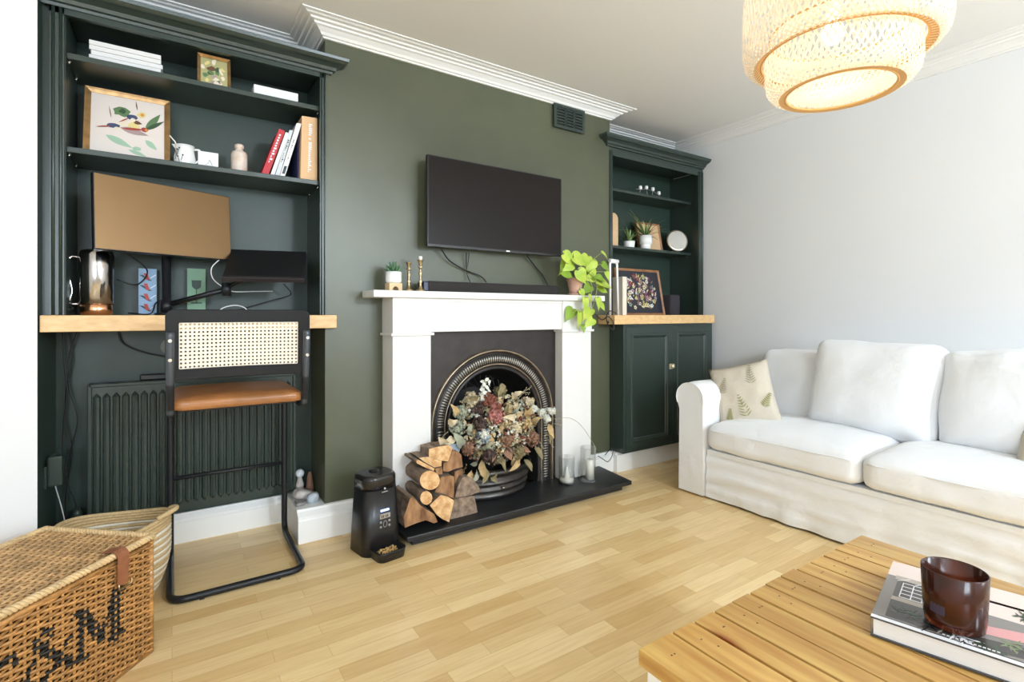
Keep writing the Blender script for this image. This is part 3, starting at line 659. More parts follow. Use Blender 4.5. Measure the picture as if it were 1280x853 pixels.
def weave(m, org, U, Vv, Nn, w, h, nr, stake, amp, rod, paint=False, mi=0, per=2, phase=0):
    """rods run along U, passing over and under stakes"""
    ns = max(2, int(w/stake)); seg = ns*per
    for r in range(nr):
        z = h*(r+.5)/nr; cur = []; cm = []
        for k in range(seg+1):
            s_ = w*k/seg; o_ = amp*cos(pi*s_/(w/ns)+pi*(r % 2)+phase)
            jz = .0012*noise.noise(V((s_*9, r*1.7, 0)))
            cur.append(org+U*s_+Vv*(z+jz)+Nn*(o_+.0004*noise.noise(V((r*3.1, s_*30, 1)))))
        sd_ = 5; base = len(m.v)
        for k, p in enumerate(cur):
            for q_ in range(sd_):
                a = 2*pi*q_/sd_; m.v.append(p+Vv*(cos(a)*rod)+Nn*(sin(a)*rod))
        for k in range(seg):
            s_ = w*(k+.5)/seg; pm = 1 if (paint and painted(s_, z)) else mi
            for q_ in range(sd_):
                q2 = (q_+1) % sd_; m.f.append((base+k*sd_+q_, base+k*sd_+q2, base+(k+1)*sd_+q2, base+(k+1)*sd_+q_)); m.m.append(pm); m.sm.append(True)
    for k in range(ns+1):
        p = org+U*(w*k/ns); m.tube([p, p+Vv*h], rod*.9, 6, mi)
up = V((0, 0, 1)); nf = -sd; nsd = -fd
lidz = HH-.012
m = MB(); weave(m, Rc+up*.008, fd, up, nf, LW, lidz-.022, 38, .030, .0050, .0042, True, 0, 8)
m.box(0, 0, 0, 0, 0, 0) if False else None
obj('front_panel', m, [WICK, WICKD], hp, merge=False)
m = MB(); weave(m, Rc+up*.008, sd, up, nsd, DW, lidz-.022, 40, .026, .0042, .0042, False, 0, 3)
weave(m, Rc+fd*LW+up*.008, sd, up, -nsd, DW, lidz-.022, 40, .026, .0042, .0042, False, 0, 2)
weave(m, Rc+sd*DW+up*.008, fd, up, -nf, LW, lidz-.022, 40, .026, .0042, .0042, False, 0, 2)
obj('side_panels', m, [WICK], hp, merge=False)
# dark inner lining board so that gaps between the rods show shade painted in its colour
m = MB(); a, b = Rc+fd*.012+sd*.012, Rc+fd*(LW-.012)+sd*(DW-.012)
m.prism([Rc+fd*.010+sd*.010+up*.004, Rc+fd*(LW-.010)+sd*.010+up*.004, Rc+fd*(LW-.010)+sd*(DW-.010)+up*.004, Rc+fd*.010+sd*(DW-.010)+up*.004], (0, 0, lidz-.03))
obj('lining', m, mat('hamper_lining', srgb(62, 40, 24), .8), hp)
m = MB()
weave(m, Rc-sd*.004+up*(lidz), fd, sd, up, LW, DW, 34, .030, .0038, .0042, False, 0, 4)
obj('lid', m, [mat('lid_wicker', srgb(212, 170, 118), .42, var=.5, vs=20, coat=.2)], hp, merge=False)
m = MB(); m.prism([Rc+fd*.006+sd*.006+up*(lidz-.009), Rc+fd*(LW-.006)+sd*.006+up*(lidz-.009), Rc+fd*(LW-.006)+sd*(DW-.006)+up*(lidz-.009), Rc+fd*.006+sd*(DW-.006)+up*(lidz-.009)], (0, 0, .005))
obj('lid_lining', m, mat('lid_lining', srgb(80, 52, 32), .8), hp)  # added dark sheet: shade under the lid weave put into its colour
def wrapped(m, a, b, r, mi=0, turns=60):
    d = b-a; L_ = d.length; t = d/L_; u = t.orthogonal().normalized(); w_ = t.cross(u)
    for ph in (0, 2.09, 4.19):
        m.tube([a+d*(k/(turns*3))+(u*cos(k*.75+ph)+w_*sin(k*.75+ph))*r*.55 for k in range(turns*3+1)], r*.62, 6, mi)
m = MB(); c4 = [Rc+up*(lidz+.004)-sd*.006-fd*.004, Rc+fd*LW+up*(lidz+.004)-sd*.006, Rc+fd*LW+sd*DW+up*(lidz+.004), Rc+sd*DW+up*(lidz+.004)-fd*.004]
for k in range(4): wrapped(m, c4[k], c4[(k+1) % 4], .0095, 0, 50 if k % 2 == 0 else 34)
obj('lid_rim', m, [WICKP], hp, merge=False)
m = MB()
for k, q_ in enumerate([Rc, Rc+fd*LW, Rc+fd*LW+sd*DW, Rc+sd*DW]): m.tube([q_+up*.004, q_+up*(lidz-.01)], .008, 8)
for z in (.006, lidz-.018): 
    for a, b in ((Rc, Rc+fd*LW), (Rc, Rc+sd*DW), (Rc+fd*LW, Rc+fd*LW+sd*DW), (Rc+sd*DW, Rc+fd*LW+sd*DW)): m.tube([a+up*z, b+up*z], .0075, 8)
obj('edge_rods', m, [WICK], hp)
# strap: over the rim down the front, brass buckle
s0 = .118; bw = .018; pth = [(.035, lidz+.010), (-.008, lidz+.017), (-.022, lidz+.002), (-.020, lidz-.03), (-.015, lidz-.085)]
sp = spline([(p[0], 0, p[1]) for p in pth], 5); m = MB(); vs = []; fs = []
for p in sp:
    for e in (-bw, bw):
        for th in (0, .003): vs.append(Rc+fd*(s0+e+.05*(p.z-lidz+.08))+sd*p.x+nf*th+up*p.z+(up*th if p.x > -.01 else V()))
for k in range(len(sp)-1):
    a = k*4; fs += [(a, a+4, a+6, a+2), (a+1, a+3, a+7, a+5), (a, a+1, a+5, a+4), (a+2, a+6, a+7, a+3)]
m.add(vs, fs+[(0, 2, 3, 1), (len(vs)-4, len(vs)-3, len(vs)-1, len(vs)-2)])
st = obj('leather_strap', m, mat('brown_strap_leather', srgb(150, 95, 65), .5, var=.25, vs=40), hp)
bu = Rc+fd*s0+nf*.026+up*(lidz-.082)
obj('buckle', MB().tube([bu+fd*.021+up*.008, bu+fd*.021-up*.008, bu-fd*.021-up*.008, bu-fd*.021+up*.008], .0032, 6).tube([bu-up*.008-fd*.021, bu-up*.008+fd*.021], .0022, 6), BRASS, st)
# ------------------------------------------------------------------ fireplace
SL, SR, IL, IR, SY = .905, 2.208, 1.106, 1.98, 2.43
fp = thing('fireplace_surround', 'white painted stone fireplace surround with plain mantel shelf on the dark green chimney wall', 'fireplace', (1.555, YF, 0))
obj('mantel_shelf', MB().box(.80, 2.30, 2.40, YF, 1.152, 1.187), SURR, fp, bevel=.004)
for a, b in ((SL, IL+.004), (IR-.004, SR)):
    obj('pilaster', MB().box(a, b, SY, YF, .06, .965), SURR, fp, bevel=.004)
    obj('corner_block', MB().box(a-.002, b+.002, SY-.006, YF, .975, 1.152).box(a-.012, b+.012, SY-.016, YF, .962, .976), SURR, fp, bevel=.003)
obj('lintel', MB().box(IL, IR, SY+.006, YF, .978, 1.152).box(IL, IR, SY+.0, YF, 1.135, 1.152), SURR, fp, bevel=.003)
hr_ = thing('hearth', 'black slate hearth slab with stepped edge in front of the fireplace', 'hearth', (1.6, 2.4, 0))
obj('top_slab', MB().prism([(.885, 2.195, .035), (2.325, 2.195, .035), (2.38, YF-.005, .035), (2.235, YF-.005, .035), (2.235, YF-.055, .035), (.885, YF-.055, .035)], (0, 0, .025)), SLATE, hr_, bevel=.005)
obj('lower_slab', MB().box(.925, 2.285, 2.235, YF-.056, 0, .035), SLATE, hr_, bevel=.003)
ins = thing('fireplace_insert', 'black cast-iron arched fireplace insert with beaded arch', 'fireplace', (1.543, 2.50, .06))
AX, AZ_, RO = 1.543, .462, .405
def arch(r, y, z0=.06, n=40, cx=AX):
    return [(cx-r, y, z0), (cx-r, y, (z0+AZ_)/2)]+[(cx-r*cos(pi*k/n), y, AZ_+r*sin(pi*k/n)) for k in range(n+1)]+[(cx+r, y, (z0+AZ_)/2), (cx+r, y, z0)]
def strip(m, A_, B_, mi=0, smooth=True):
    n = len(A_); m.add(list(A_)+list(B_), [(k, k+1, n+k+1, n+k) for k in range(n-1)], mi, smooth)
inner = arch(.40, 2.50); n = len(inner); outr = []
for x, y, z in inner:
    dx, dz = x-AX, z-AZ_
    if dz <= 0: outr.append((IL if dx < 0 else IR, y, z)); continue
    t = min((AX-IL)/abs(dx) if dx < 0 else ((IR-AX)/dx if dx > 0 else 9), (.976-AZ_)/dz); outr.append((AX+dx*t, y, AZ_+dz*t))
m = MB(); 
# corner points of the plate added so that it stays rectangular
A2, B2 = [], []
for k in range(n):
    A2.append(inner[k]); B2.append(outr[k])
    if k < n-1:
        p, q_ = outr[k], outr[k+1]
        if abs(p[0]-q_[0]) > 1e-6 and abs(p[2]-q_[2]) > 1e-6: A2.append(inner[k]); B2.append((IL if p[0] < AX else IR, 2.50, .976)) 
strip(m, A2, B2, 0, False); obj('face_plate', m, IRON, ins)
def roll(name, R0, w, bulge, y0, mt, nn=7):
    m = MB(); prev = None
    for k in range(nn+1):
        r = R0-w*k/nn; y = y0-bulge*math.sin(pi*k/nn); cur = arch(r, y)
        if prev: strip(m, prev, cur)
        prev = cur
    return obj(name, m, mt, ins)
roll('outer_rim', .412, .022, .018, 2.500, IRONP); roll('inner_channel', .390, .014, -.006, 2.499, IRON)
roll('bead_band_ground', .376, .046, .008, 2.498, IRON); roll('inner_rim', .330, .014, .009, 2.500, IRONP); roll('return_band', .316, .02, -.004, 2.50, IRON)
m = MB(); NB = 78
for k in range(NB):
    a = pi*(k+.5)/NB
    mm = M.Translation((AX-.353*cos(a), 2.492, AZ_+.353*sin(a))) @ M.Rotation(-(a-pi/2)*1, 4, 'Y').inverted().inverted()
    m.ball((0, 0, 0), 1, 0, 6, 4, (.0048, .006, .019), M.Translation((AX-.353*cos(a), 2.491, AZ_+.353*sin(a))) @ M.Rotation(a-pi/2, 4, 'Y'))
for sx in (-1, 1):
    for k in range(24): m.ball((0, 0, 0), 1, 0, 6, 4, (.019, .006, .0048), M.Translation((AX+sx*.353, 2.491, .085+k*.0155)))
bo = obj('bead_row', m, mat('burnished_iron', (.50, .47, .42), .32, .8, var=.3, vs=30), ins); 
# fire chamber
m = MB(); rings = [arch(.300, 2.50), arch(.285, 2.53), arch(.27, 2.60), arch(.22, 2.74), arch(.16, 2.78)]
for a, b in zip(rings, rings[1:]): strip(m, a, b)
m.add(rings[-1], [tuple(range(len(rings[-1])))]); obj('fire_chamber', m, mat('sooty_iron', (.014, .013, .013), .5, .3, bump=.1, bs=30), ins)
m = MB(); 
for r in (.10, .135): m.tube([(AX+r*cos(pi*k/16), 2.70-.02, .62+r*sin(pi*k/16)) for k in range(17)], .004, 6)
for a in (30, 60, 90, 120, 150): m.tube([(AX+.03*cos(R(a)), 2.68, .62+.03*sin(R(a))), (AX+.135*cos(R(a)), 2.68, .62+.135*sin(R(a)))], .003, 6)
obj('canopy_fan', m, IRON, ins)
# bowed grate, stepped bands
def bow(a, b, z, n=24, cy=2.56): return [(1.505+a*cos(pi*k/n), cy-b*sin(pi*k/n), z) for k in range(n+1)]
m = MB(); prof = [(.225, .15, .062), (.255, .185, .066), (.262, .19, .085), (.240, .17, .095), (.268, .196, .108), (.268, .196, .122), (.245, .175, .130), (.272, .20, .142), (.278, .205, .158), (.255, .185, .166), (.255, .185, .185), (.285, .21, .195), (.292, .216, .212), (.285, .21, .222), (.25, .18, .222), (.24, .17, .18)]
pr = None
for a, b, z in prof:
    cur = bow(a, b, z)
    if pr: strip(m, pr, cur)
    pr = cur
gr = obj('grate_front', m, mat('burnished_grate', (.085, .078, .072), .34, .75, var=.4, vs=16), ins)
obj('grate_knob', MB().ball((1.505, 2.36, .125), .011, scale=(1, 1, .7)).tube([(1.505, 2.37, .125), (1.505, 2.39, .125)], .004, 6), IRONP, gr)
# ------------------------------------------------------------------ dried bouquet in the grate
bq = thing('dried_bouquet', 'large bouquet of dried hydrangeas, eucalyptus and crisp leaves filling the fire grate', 'bouquet', (1.52, 2.47, .18))
def dry(n, rgb, v=.3): return mat(n, srgb(*rgb), .75, var=v, vs=40)
D = dict(brown=dry('dried_brown', (150, 112, 90)), rust=dry('dried_rust', (140, 82, 66)), pink=dry('dried_pink', (186, 120, 112)), cream=dry('dried_cream', (222, 206, 172)), white=dry('dried_white', (226, 226, 214), .12),
         olive=dry('dried_olive', (140, 128, 92)), sage=dry('dried_sage', (168, 172, 150)), tan=dry('dried_tan', (198, 170, 122)), dark=dry('dried_dark', (84, 66, 60)), blue=dry('dried_bluegrey', (160, 175, 188)))
rnd = random.Random(11)
def petal(m, c, nrm, size, mi=0, cup=.3, roll_=0):
    nrm = nrm.normalized(); u = nrm.orthogonal().normalized(); u = M.Rotation(roll_, 3, nrm) @ u; w = nrm.cross(u)
    pts = [c+(u*cos(2*pi*k/6)*size+w*sin(2*pi*k/6)*size*.75)+nrm*size*cup*(cos(2*pi*k/3)) for k in range(6)]
    m.add([c]+pts, [(0, k+1, (k+1) % 6+1) for k in range(6)], mi, True)
def hydrangea(c, r, mt, n=70, fs=.011, name='flower_head'):
    m = MB(); c = V(c)
    for k in range(n):
        d = V((rnd.gauss(0, 1), rnd.gauss(0, 1)-.5, rnd.gauss(0, 1))).normalized(); p = c+d*r*rnd.uniform(.5, 1.2)
        u = d.orthogonal().normalized(); w = d.cross(u); a0 = rnd.random()*6
        for q_ in range(4):
            a = a0+q_*pi/2; petal(m, p+(u*cos(a)+w*sin(a))*fs*.7, d+(u*cos(a)+w*sin(a))*.9+V((rnd.gauss(0, .3), 0, rnd.gauss(0, .3))), fs*.75, 0, .45, rnd.random()*6)
    m.ball(c, r*.35, 0, 8, 6); return obj(name, m, mt, bq, merge=False)
def pos(u, v, Y): return P3(u, v, Y)
HEADS = [(611, 500, 2.40, .040, 'rust'), (618, 520, 2.37, .045, 'pink'), (596, 512, 2.42, .040, 'dark'), (632, 548, 2.36, .048, 'brown'), (604, 545, 2.35, .034, 'blue'), (640, 510, 2.40, .038, 'cream'), (655, 528, 2.38, .040, 'tan'), (588, 500, 2.44, .038, 'cream'),
         (664, 548, 2.38, .038, 'brown'), (648, 565, 2.36, .036, 'olive'), (572, 535, 2.40, .036, 'sage'), (585, 560, 2.37, .036, 'brown'), (612, 570, 2.35, .034, 'dark'), (660, 503, 2.42, .030, 'cream'), (625, 490, 2.43, .034, 'olive'), (575, 515, 2.42, .032, 'sage'), (643, 535, 2.35, .03, 'cream'), (600, 530, 2.36, .032, 'dark'), (618, 508, 2.36, .016, 'pink')]
for u, v, Y, r, k in HEADS: hydrangea(pos(u, v, Y), r, D[k], int(34+r*900), .0115)
hydrangea(pos(604, 543, 2.33), .024, D['white'], 40, .008, 'white_flower_head')
for u, v, Y, r in ((688, 514, 2.36, .026), (676, 517, 2.37, .024), (667, 512, 2.38, .02), (683, 524, 2.36, .02)): hydrangea(pos(u, v, Y), r, D['white'], 34, .0095, 'white_flower_head')
# eucalyptus spray standing up
m = MB(); b0 = pos(604, 505, 2.42); t0 = pos(607, 474, 2.42)
for k in range(26):
    f = k/25; p = b0.lerp(t0, f)+V((.022*math.sin(k*2.4), .016*cos(k*2.4)-.01, 0)); petal(m, p, V((math.sin(k*2.4), cos(k*2.4)-1, .5)), .017-.004*f, 0, .35, k)
m.tube([b0, t0], .003, 6); obj('lambs_ear_spray', m, D['white'], bq, merge=False)
# leaves
def dleaf(c, tip, wd, mt, name='leaf'):
    c, tip = V(c), V(tip); ax = tip-c; L_ = ax.length; t = ax/L_; s_ = t.cross(V((rnd.gauss(0, .5), -1, rnd.gauss(0, .5)))).normalized(); nn = s_.cross(t)
    vs = []; K = 6
    for k in range(K+1):
        f = k/K; w_ = wd*math.sin(pi*f**.75)**.8 if 0 < f < 1 else .0005; o = c+ax*f+nn*(.18*L_*math.sin(pi*f))+V((noise.noise(c*40+V((k, 0, 0))), noise.noise(c*40+V((0, k, 5))), noise.noise(c*40+V((0, 9, k)))))*.008
        vs += [o-s_*w_+nn*w_*.35, o, o+s_*w_+nn*w_*.35]
    m = MB().add(vs, [(3*k+a, 3*k+a+1, 3*k+a+4, 3*k+a+3) for k in range(K) for a in (0, 1)], 0, True)
    return obj(name, m, mt, bq, merge=False)
LV = [(612, 560, 605, 536, 'tan'), (640, 585, 652, 560, 'tan'), (655, 575, 665, 590, 'olive'), (602, 575, 608, 600, 'tan'), (620, 575, 632, 590, 'olive'), (588, 580, 598, 575, 'sage'), (577, 560, 566, 540, 'sage'), (571, 520, 563, 505, 'tan'),
      (600, 560, 616, 550, 'sage'), (648, 572, 636, 590, 'tan'), (608, 585, 602, 606, 'olive'), (590, 590, 580, 600, 'tan'), (567, 548, 555, 560, 'cream'), (575, 560, 560, 556, 'blue'), (668, 560, 678, 575, 'olive'), (680, 540, 688, 556, 'olive'), (685, 530, 692, 548, 'tan'), (655, 520, 665, 508, 'tan'),
      (640, 500, 655, 490, 'cream'), (600, 490, 585, 498, 'olive'), (630, 480, 622, 496, 'olive'), (560, 555, 548, 545, 'cream'), (665, 532, 678, 522, 'tan'), (645, 518, 628, 522, 'cream'), (625, 530, 645, 525, 'tan'), (615, 590, 622, 604, 'olive'), (628, 560, 640, 575, 'brown'), (580, 540, 590, 530, 'sage'),
      (572, 590, 582, 580, 'tan'), (560, 575, 572, 585, 'olive'), (585, 602, 576, 590, 'tan'), (596, 588, 588, 604, 'sage'), (560, 530, 572, 525, 'cream'), (650, 545, 662, 536, 'olive')]
for u0, v0, u1, v1, k in LV:
    Y = 2.345+.03*rnd.random(); dleaf(pos(u0, v0, Y+.02), pos(u1, v1, Y-.02), .017+.010*rnd.random(), D[k])
for i in range(46):
    a = rnd.random()*2*pi; rr = rnd.uniform(.05, .24); c = V((1.52, 2.44, .43)); d = V((cos(a)*1.15, -.5-rnd.random()*.3, sin(a)*.8)); p = c+d*rr*.8
    if p.y < 2.34: p.y = 2.34+.02*rnd.random()
    dleaf(p, p+d.normalized()*rnd.uniform(.04, .065)+V((0, 0, rnd.uniform(-.02, .02))), rnd.uniform(.010, .019), D[rnd.choice(('brown', 'tan', 'olive', 'dark', 'cream', 'sage', 'rust', 'dark'))], 'small_leaf')
TW = dry('twig', (170, 160, 132))
for u, v, uu, vv in ((640, 505, 658, 486), (648, 498, 664, 484), (652, 493, 662, 492), (590, 498, 575, 503), (600, 497, 582, 498), (570, 558, 553, 556), (680, 545, 692, 560), (672, 550, 680, 562), (664, 545, 670, 560), (560, 540, 550, 552), (690, 520, 697, 516), (690, 530, 700, 533)):
    m = MB(); a, b = pos(u, v, 2.40), pos(uu, vv, 2.37); mid = (a+b)/2+V((0, 0, .008)); m.tube([a, mid, b], .0018, 5)
    for k in range(5): f = .4+.15*k; m.ball(a.lerp(b, f)+V((0, 0, .005*(-1)**k)), .0035, 0, 5, 4)
    obj('twig', m, TW, bq, merge=False)
for kk, (name_c, lst) in enumerate((('cream', 120), ('tan', 100), ('brown', 80), ('sage', 90), ('olive', 60), ('rust', 40), ('white', 50))):
    m = MB()
    for k in range(lst):
        a = rnd.random()*2*pi; rr = rnd.random()**.5; p = V((1.52+.255*rr*cos(a), 2.325+.10*rr*rr+.035*rnd.random(), .44+.20*rr*sin(a)))
        d_ = V((cos(a)*rr, -1, sin(a)*rr)); 
        for q_ in range(3): petal(m, p+V((rnd.uniform(-.008, .008), rnd.uniform(-.01, .004), rnd.uniform(-.008, .008))), d_+V((rnd.gauss(0, .6), 0, rnd.gauss(0, .6))), rnd.uniform(.006, .013), 0, .6, rnd.random()*6)
    o = obj('dried_florets', m, D[name_c], bq, merge=False); o['kind'] = 'stuff'
a, b = pos(690, 524, 2.37), pos(746, 562, 2.33); m = MB(); m.tube(spline([a, pos(712, 523, 2.35), pos(728, 534, 2.33), b]), .0014, 5); obj('twig', m, TW, bq, merge=False)

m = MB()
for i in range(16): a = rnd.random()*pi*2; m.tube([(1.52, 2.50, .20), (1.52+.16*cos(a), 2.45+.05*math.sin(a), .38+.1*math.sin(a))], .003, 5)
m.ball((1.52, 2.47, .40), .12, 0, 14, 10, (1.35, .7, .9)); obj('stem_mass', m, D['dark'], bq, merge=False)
# ------------------------------------------------------------------ logs
BARK = mat('log_bark', srgb(158, 138, 120), .9, col2=srgb(84, 66, 54), vs=26, stretch=(1, .3, 1), bump=1, bs=34)
CUT = mat('fresh_cut_wood', srgb(226, 192, 145), .75, col2=srgb(188, 136, 84), vs=38, bump=.5, bs=60, detail=6); CUTG = mat('grey_weathered_cut', srgb(160, 138, 118), .85, col2=srgb(96, 80, 68), vs=34, detail=6, bump=.5, bs=34)
CUTB = mat('brown_split_wood', srgb(178, 136, 96), .8, col2=srgb(104, 68, 42), vs=30, detail=6, stretch=(1, 1, .4), bump=.4, bs=30)
def logz(label, px, Yf, L_, cut, slide=(0, 0), smooth=False):
    pts = [P3(490+x/5.683, 540+y/5.683, Yf) for x, y in px]; c = sum(pts, V())/len(pts); mnz = min(p.z for p in pts)
    t = thing('log', label, 'log', (c.x, Yf+L_/2, mnz), 'split logs stacked on the hearth')
    n = len(pts); r = random.Random(n+int(c.x*100)); m = MB(); rings = []
    for j in range(7):
        f = j/6; rings.append([c+(p-c)*(1 if j in (0, 6) else 1.0)+V((slide[0]*f, L_*f, slide[1]*f))+V((r.uniform(-1, 1), 0, r.uniform(-1, 1)))*.0022*(0 if j == 0 else 1) for p in pts])
    vs = [p for q_ in rings for p in q_]
    m.add(vs, [(j*n+k, j*n+(k+1) % n, (j+1)*n+(k+1) % n, (j+1)*n+k) for j in range(6) for k in range(n)], 0, smooth)
    obj('bark', m, BARK, t)
    obj('sawn_end', MB().prism(rings[0], (0, -.0015, 0)), cut, t); obj('sawn_end', MB().prism(rings[-1], (0, .0015, 0)), cut, t)
def circ(cx, cy, rx, ry, n=20): return [(cx+rx*cos(2*pi*k/n), cy+ry*sin(2*pi*k/n)) for k in range(n)]
logz('large split log with amber face at the bottom left of the stack, against the feeder', [(92, 682), (82, 610), (100, 560), (128, 472), (150, 462), (200, 520), (262, 562), (300, 585), (322, 640), (296, 650), (240, 628), (170, 650)], 2.235, .19, CUTB)
logz('wedge log with pale orange face at the bottom middle of the stack', [(268, 522), (300, 490), (345, 450), (400, 462), (440, 488), (425, 560), (405, 642), (360, 622), (318, 590)], 2.24, .18, CUT)
logz('grey weathered wedge log at the bottom right of the stack', [(442, 482), (500, 468), (582, 456), (598, 520), (606, 572), (520, 598), (412, 630)], 2.275, .12, CUTG)
logz('thin round log with small pale cut face, second row left', circ(243, 470, 43, 48), 2.235, .185, CUT, (0, .0), True)
logz('thick round log with wide pale cut face, resting on the thin round one', circ(268, 345, 71, 68), 2.245, .18, CUT, (0, .004), True)
logz('upright brown wedge log in the middle of the stack', [(345, 322), (400, 312), (442, 318), (440, 400), (438, 472), (370, 448), (302, 428), (325, 380)], 2.29, .13, CUTB)
logz('grey quarter log above the grey wedge at the right of the stack', [(502, 322), (545, 318), (572, 334), (610, 380), (630, 424), (560, 450), (448, 468), (462, 400)], 2.29, .12, CUTG)
logz('thin pale split stick lying on the thick round log', [(172, 206), (186, 198), (240, 228), (302, 262), (296, 278), (240, 256), (176, 224)], 2.27, .15, CUT)
logz('flat orange split piece above the pale split stick', [(190, 186), (250, 178), (352, 208), (350, 244), (300, 254), (240, 222)], 2.30, .125, CUT)
logz('big light brown split log at the top left of the stack', [(262, 122), (330, 106), (402, 94), (428, 112), (420, 150), (398, 212), (350, 205), (262, 180)], 2.31, .10, CUT)
logz('dark brown split log at the top right of the stack', [(430, 132), (470, 140), (492, 165), (502, 250), (450, 262), (398, 284), (362, 280), (366, 220), (400, 214)], 2.315, .10, CUTB)
logz('small square offcut wedged under the top split log', [(306, 262), (354, 250), (358, 298), (318, 304)], 2.30, .10, CUTB)
logz('narrow brown log behind the upright wedge near the grate', [(444, 284), (500, 264), (498, 330), (470, 370), (446, 380)], 2.33, .09, CUTB)
# ------------------------------------------------------------------ pet feeder
fx, fy = .778, 2.315
fe = thing('pet_feeder', 'black automatic pet feeder with lit blue bar and buttons, beside the logs', 'pet feeder', (fx, fy, 0))
FM = M.Translation((fx, fy, 0)) @ M.Rotation(R(9), 4, 'Z')
def rr3(w, d, r, z, y0=0): return [(x, y+y0, z) for x, y in rrect(w, d, r, 6)]
def loftrr(m, rows, mi=0, capt=True):
    n = len(rows[0])
    for a, b in zip(rows, rows[1:]): m.add(list(a)+list(b), [(k, (k+1) % n, n+(k+1) % n, n+k) for k in range(n)], mi, True)
    if capt: m.add(rows[0], [tuple(range(n))[::-1]], mi); m.add(rows[-1], [tuple(range(n))], mi)
m = MB(); loftrr(m, [rr3(.188, .18, .045, .002), rr3(.182, .172, .045, .10), rr3(.166, .16, .05, .285)]); obj('body', m.xf(FM), BLACKP, fe)
m = MB(); loftrr(m, [rr3(.165, .159, .05, .288), rr3(.163, .157, .05, .33), rr3(.158, .152, .05, .342), rr3(.14, .135, .05, .348)]); obj('lid', m.xf(FM), mat('gloss_black', (.02, .017, .015), .15), fe)
obj('lid_knob', MB().lathe([(.034, .348), (.032, .345), (.024, .342), (.022, .353), (.018, .356), (0, .356)], (0, .012, 0), 20).xf(FM), BLACKP, fe)
m = MB(); fr = [rr3(.128, .11, .028, .0, -.115), rr3(.136, .118, .028, .034, -.115), rr3(.138, .12, .028, .040, -.115), rr3(.118, .10, .022, .038, -.115), rr3(.105, .088, .02, .014, -.115)]
loftrr(m, fr); obj('bowl', m.xf(FM), BLACKP, fe)
m = MB(); rk = random.Random(3)
for k in range(70): m.ball((rk.uniform(-.04, .04), -.12+rk.uniform(-.024, .03), .02+.010*rk.random()), .0052, 0, 6, 4, (1, 1, .6))
o = obj('kibble', m.xf(FM), mat('kibble', srgb(205, 165, 105), .8, var=.3, vs=60), fe, merge=False); o['kind'] = 'stuff'
FR = FM @ M.Translation((-.020, -.0842, 0)) @ M.Rotation(R(1.3), 4, 'X')
def fbox(n, x0, x1, z0, z1, mt, d=.002): return obj(n, MB().box(x0, x1, -d, .004, z0, z1, mx=FR), mt, fe, bevel=.0008)
fbox('light_bar', .002, .042, .190, .198, mat('blue_led', (.30, .38, 1), .4, emit=4.0))
fbox('display', -.002, .048, .158, .178, mat('lcd', srgb(165, 155, 140), .3))
m = MB()
for k, x in enumerate((.004, .012, .024, .032)): m.box(x, x+.005, -.0028, -.002, .162, .174, mx=FR)
obj('display_digits', m, mat('lcd_digits', srgb(70, 65, 60), .5), fe)
for x, z in ((.002, .143), (.044, .143), (.002, .122), (.044, .122)): obj('button', MB().lathe([(.0055, 0), (.0055, .002), (0, .002)], (0, 0, 0), 12).xf(FR @ M.Translation((x, 0, z)) @ M.Rotation(R(90), 4, 'X')), mat('button_grey', srgb(150, 145, 140), .5), fe)
m = MB().tube([(.023+.009*cos(2*pi*k/20), -.001, .132+.014*sin(2*pi*k/20)) for k in range(20)], .0015, 5, closed=True, mx=FR); obj('navigation_ring', m, mat('button_grey_b', srgb(150, 145, 140), .5), fe)
m = MB().ball((.020, 0, .292), .005, 0, 8, 6, mx=FR); 
for k in range(6): m.box(.006+.005*k, .009+.005*k, -.0015, 0, .276, .2795, mx=FR)
obj('badge', m, mat('badge_silver', srgb(190, 190, 190), .3), fe)
# ------------------------------------------------------------------ glass jars with candles on the hearth
def jar(label, x, y, r, h):
    t = thing('glass_jar', label, 'jar', (x, y, .0605))
    obj('glass', MB().lathe([(0, 0), (r-.002, 0), (r, .003), (r, h), (r-.0028, h), (r-.0028, .008), (0, .007)], (x, y, .0605), 36), GLASS, t); return t
jx, jy = XY(708.5, 2.385), 2.385
jar('shorter clear glass jar with melted white wax on the hearth', jx, jy, .048, .158)
tag(obj('wax_puddle', MB().lathe([(0, 0), (.044, 0), (.044, .018), (.038, .022), (.020, .022), (.012, .055), (.006, .085), (0, .088)], (jx, jy, .069), 24), WAX), 'melted white candle inside the shorter glass jar', 'candle')
jx, jy = XY(735, 2.345), 2.345
jar('taller clear glass cylinder with a white pillar candle on the hearth', jx, jy, .048, .205)
cdl = thing('pillar_candle', 'white pillar candle inside the taller glass cylinder', 'candle', (jx+.012, jy, .069))
obj('wax', MB().lathe([(0, 0), (.0265, 0), (.0268, .115), (.022, .118), (0, .114)], (jx+.014, jy, .069), 24), WAX, cdl); obj('wick', MB().tube([(jx+.014, jy, .18), (jx+.015, jy, .192)], .0012, 5), BLACKP, cdl)
tag(obj('lamp_cord', MB().tube(spline([(2.395, 2.50, .135), (2.40, 2.44, .20), (2.385, 2.42, .16), (2.355, 2.43, .115), (2.345, 2.47, .125), (2.33, 2.50, .14)]), .0025, 6), BLACKP), 'thin black cord curling over the white skirting right of the glass jars', 'cable')
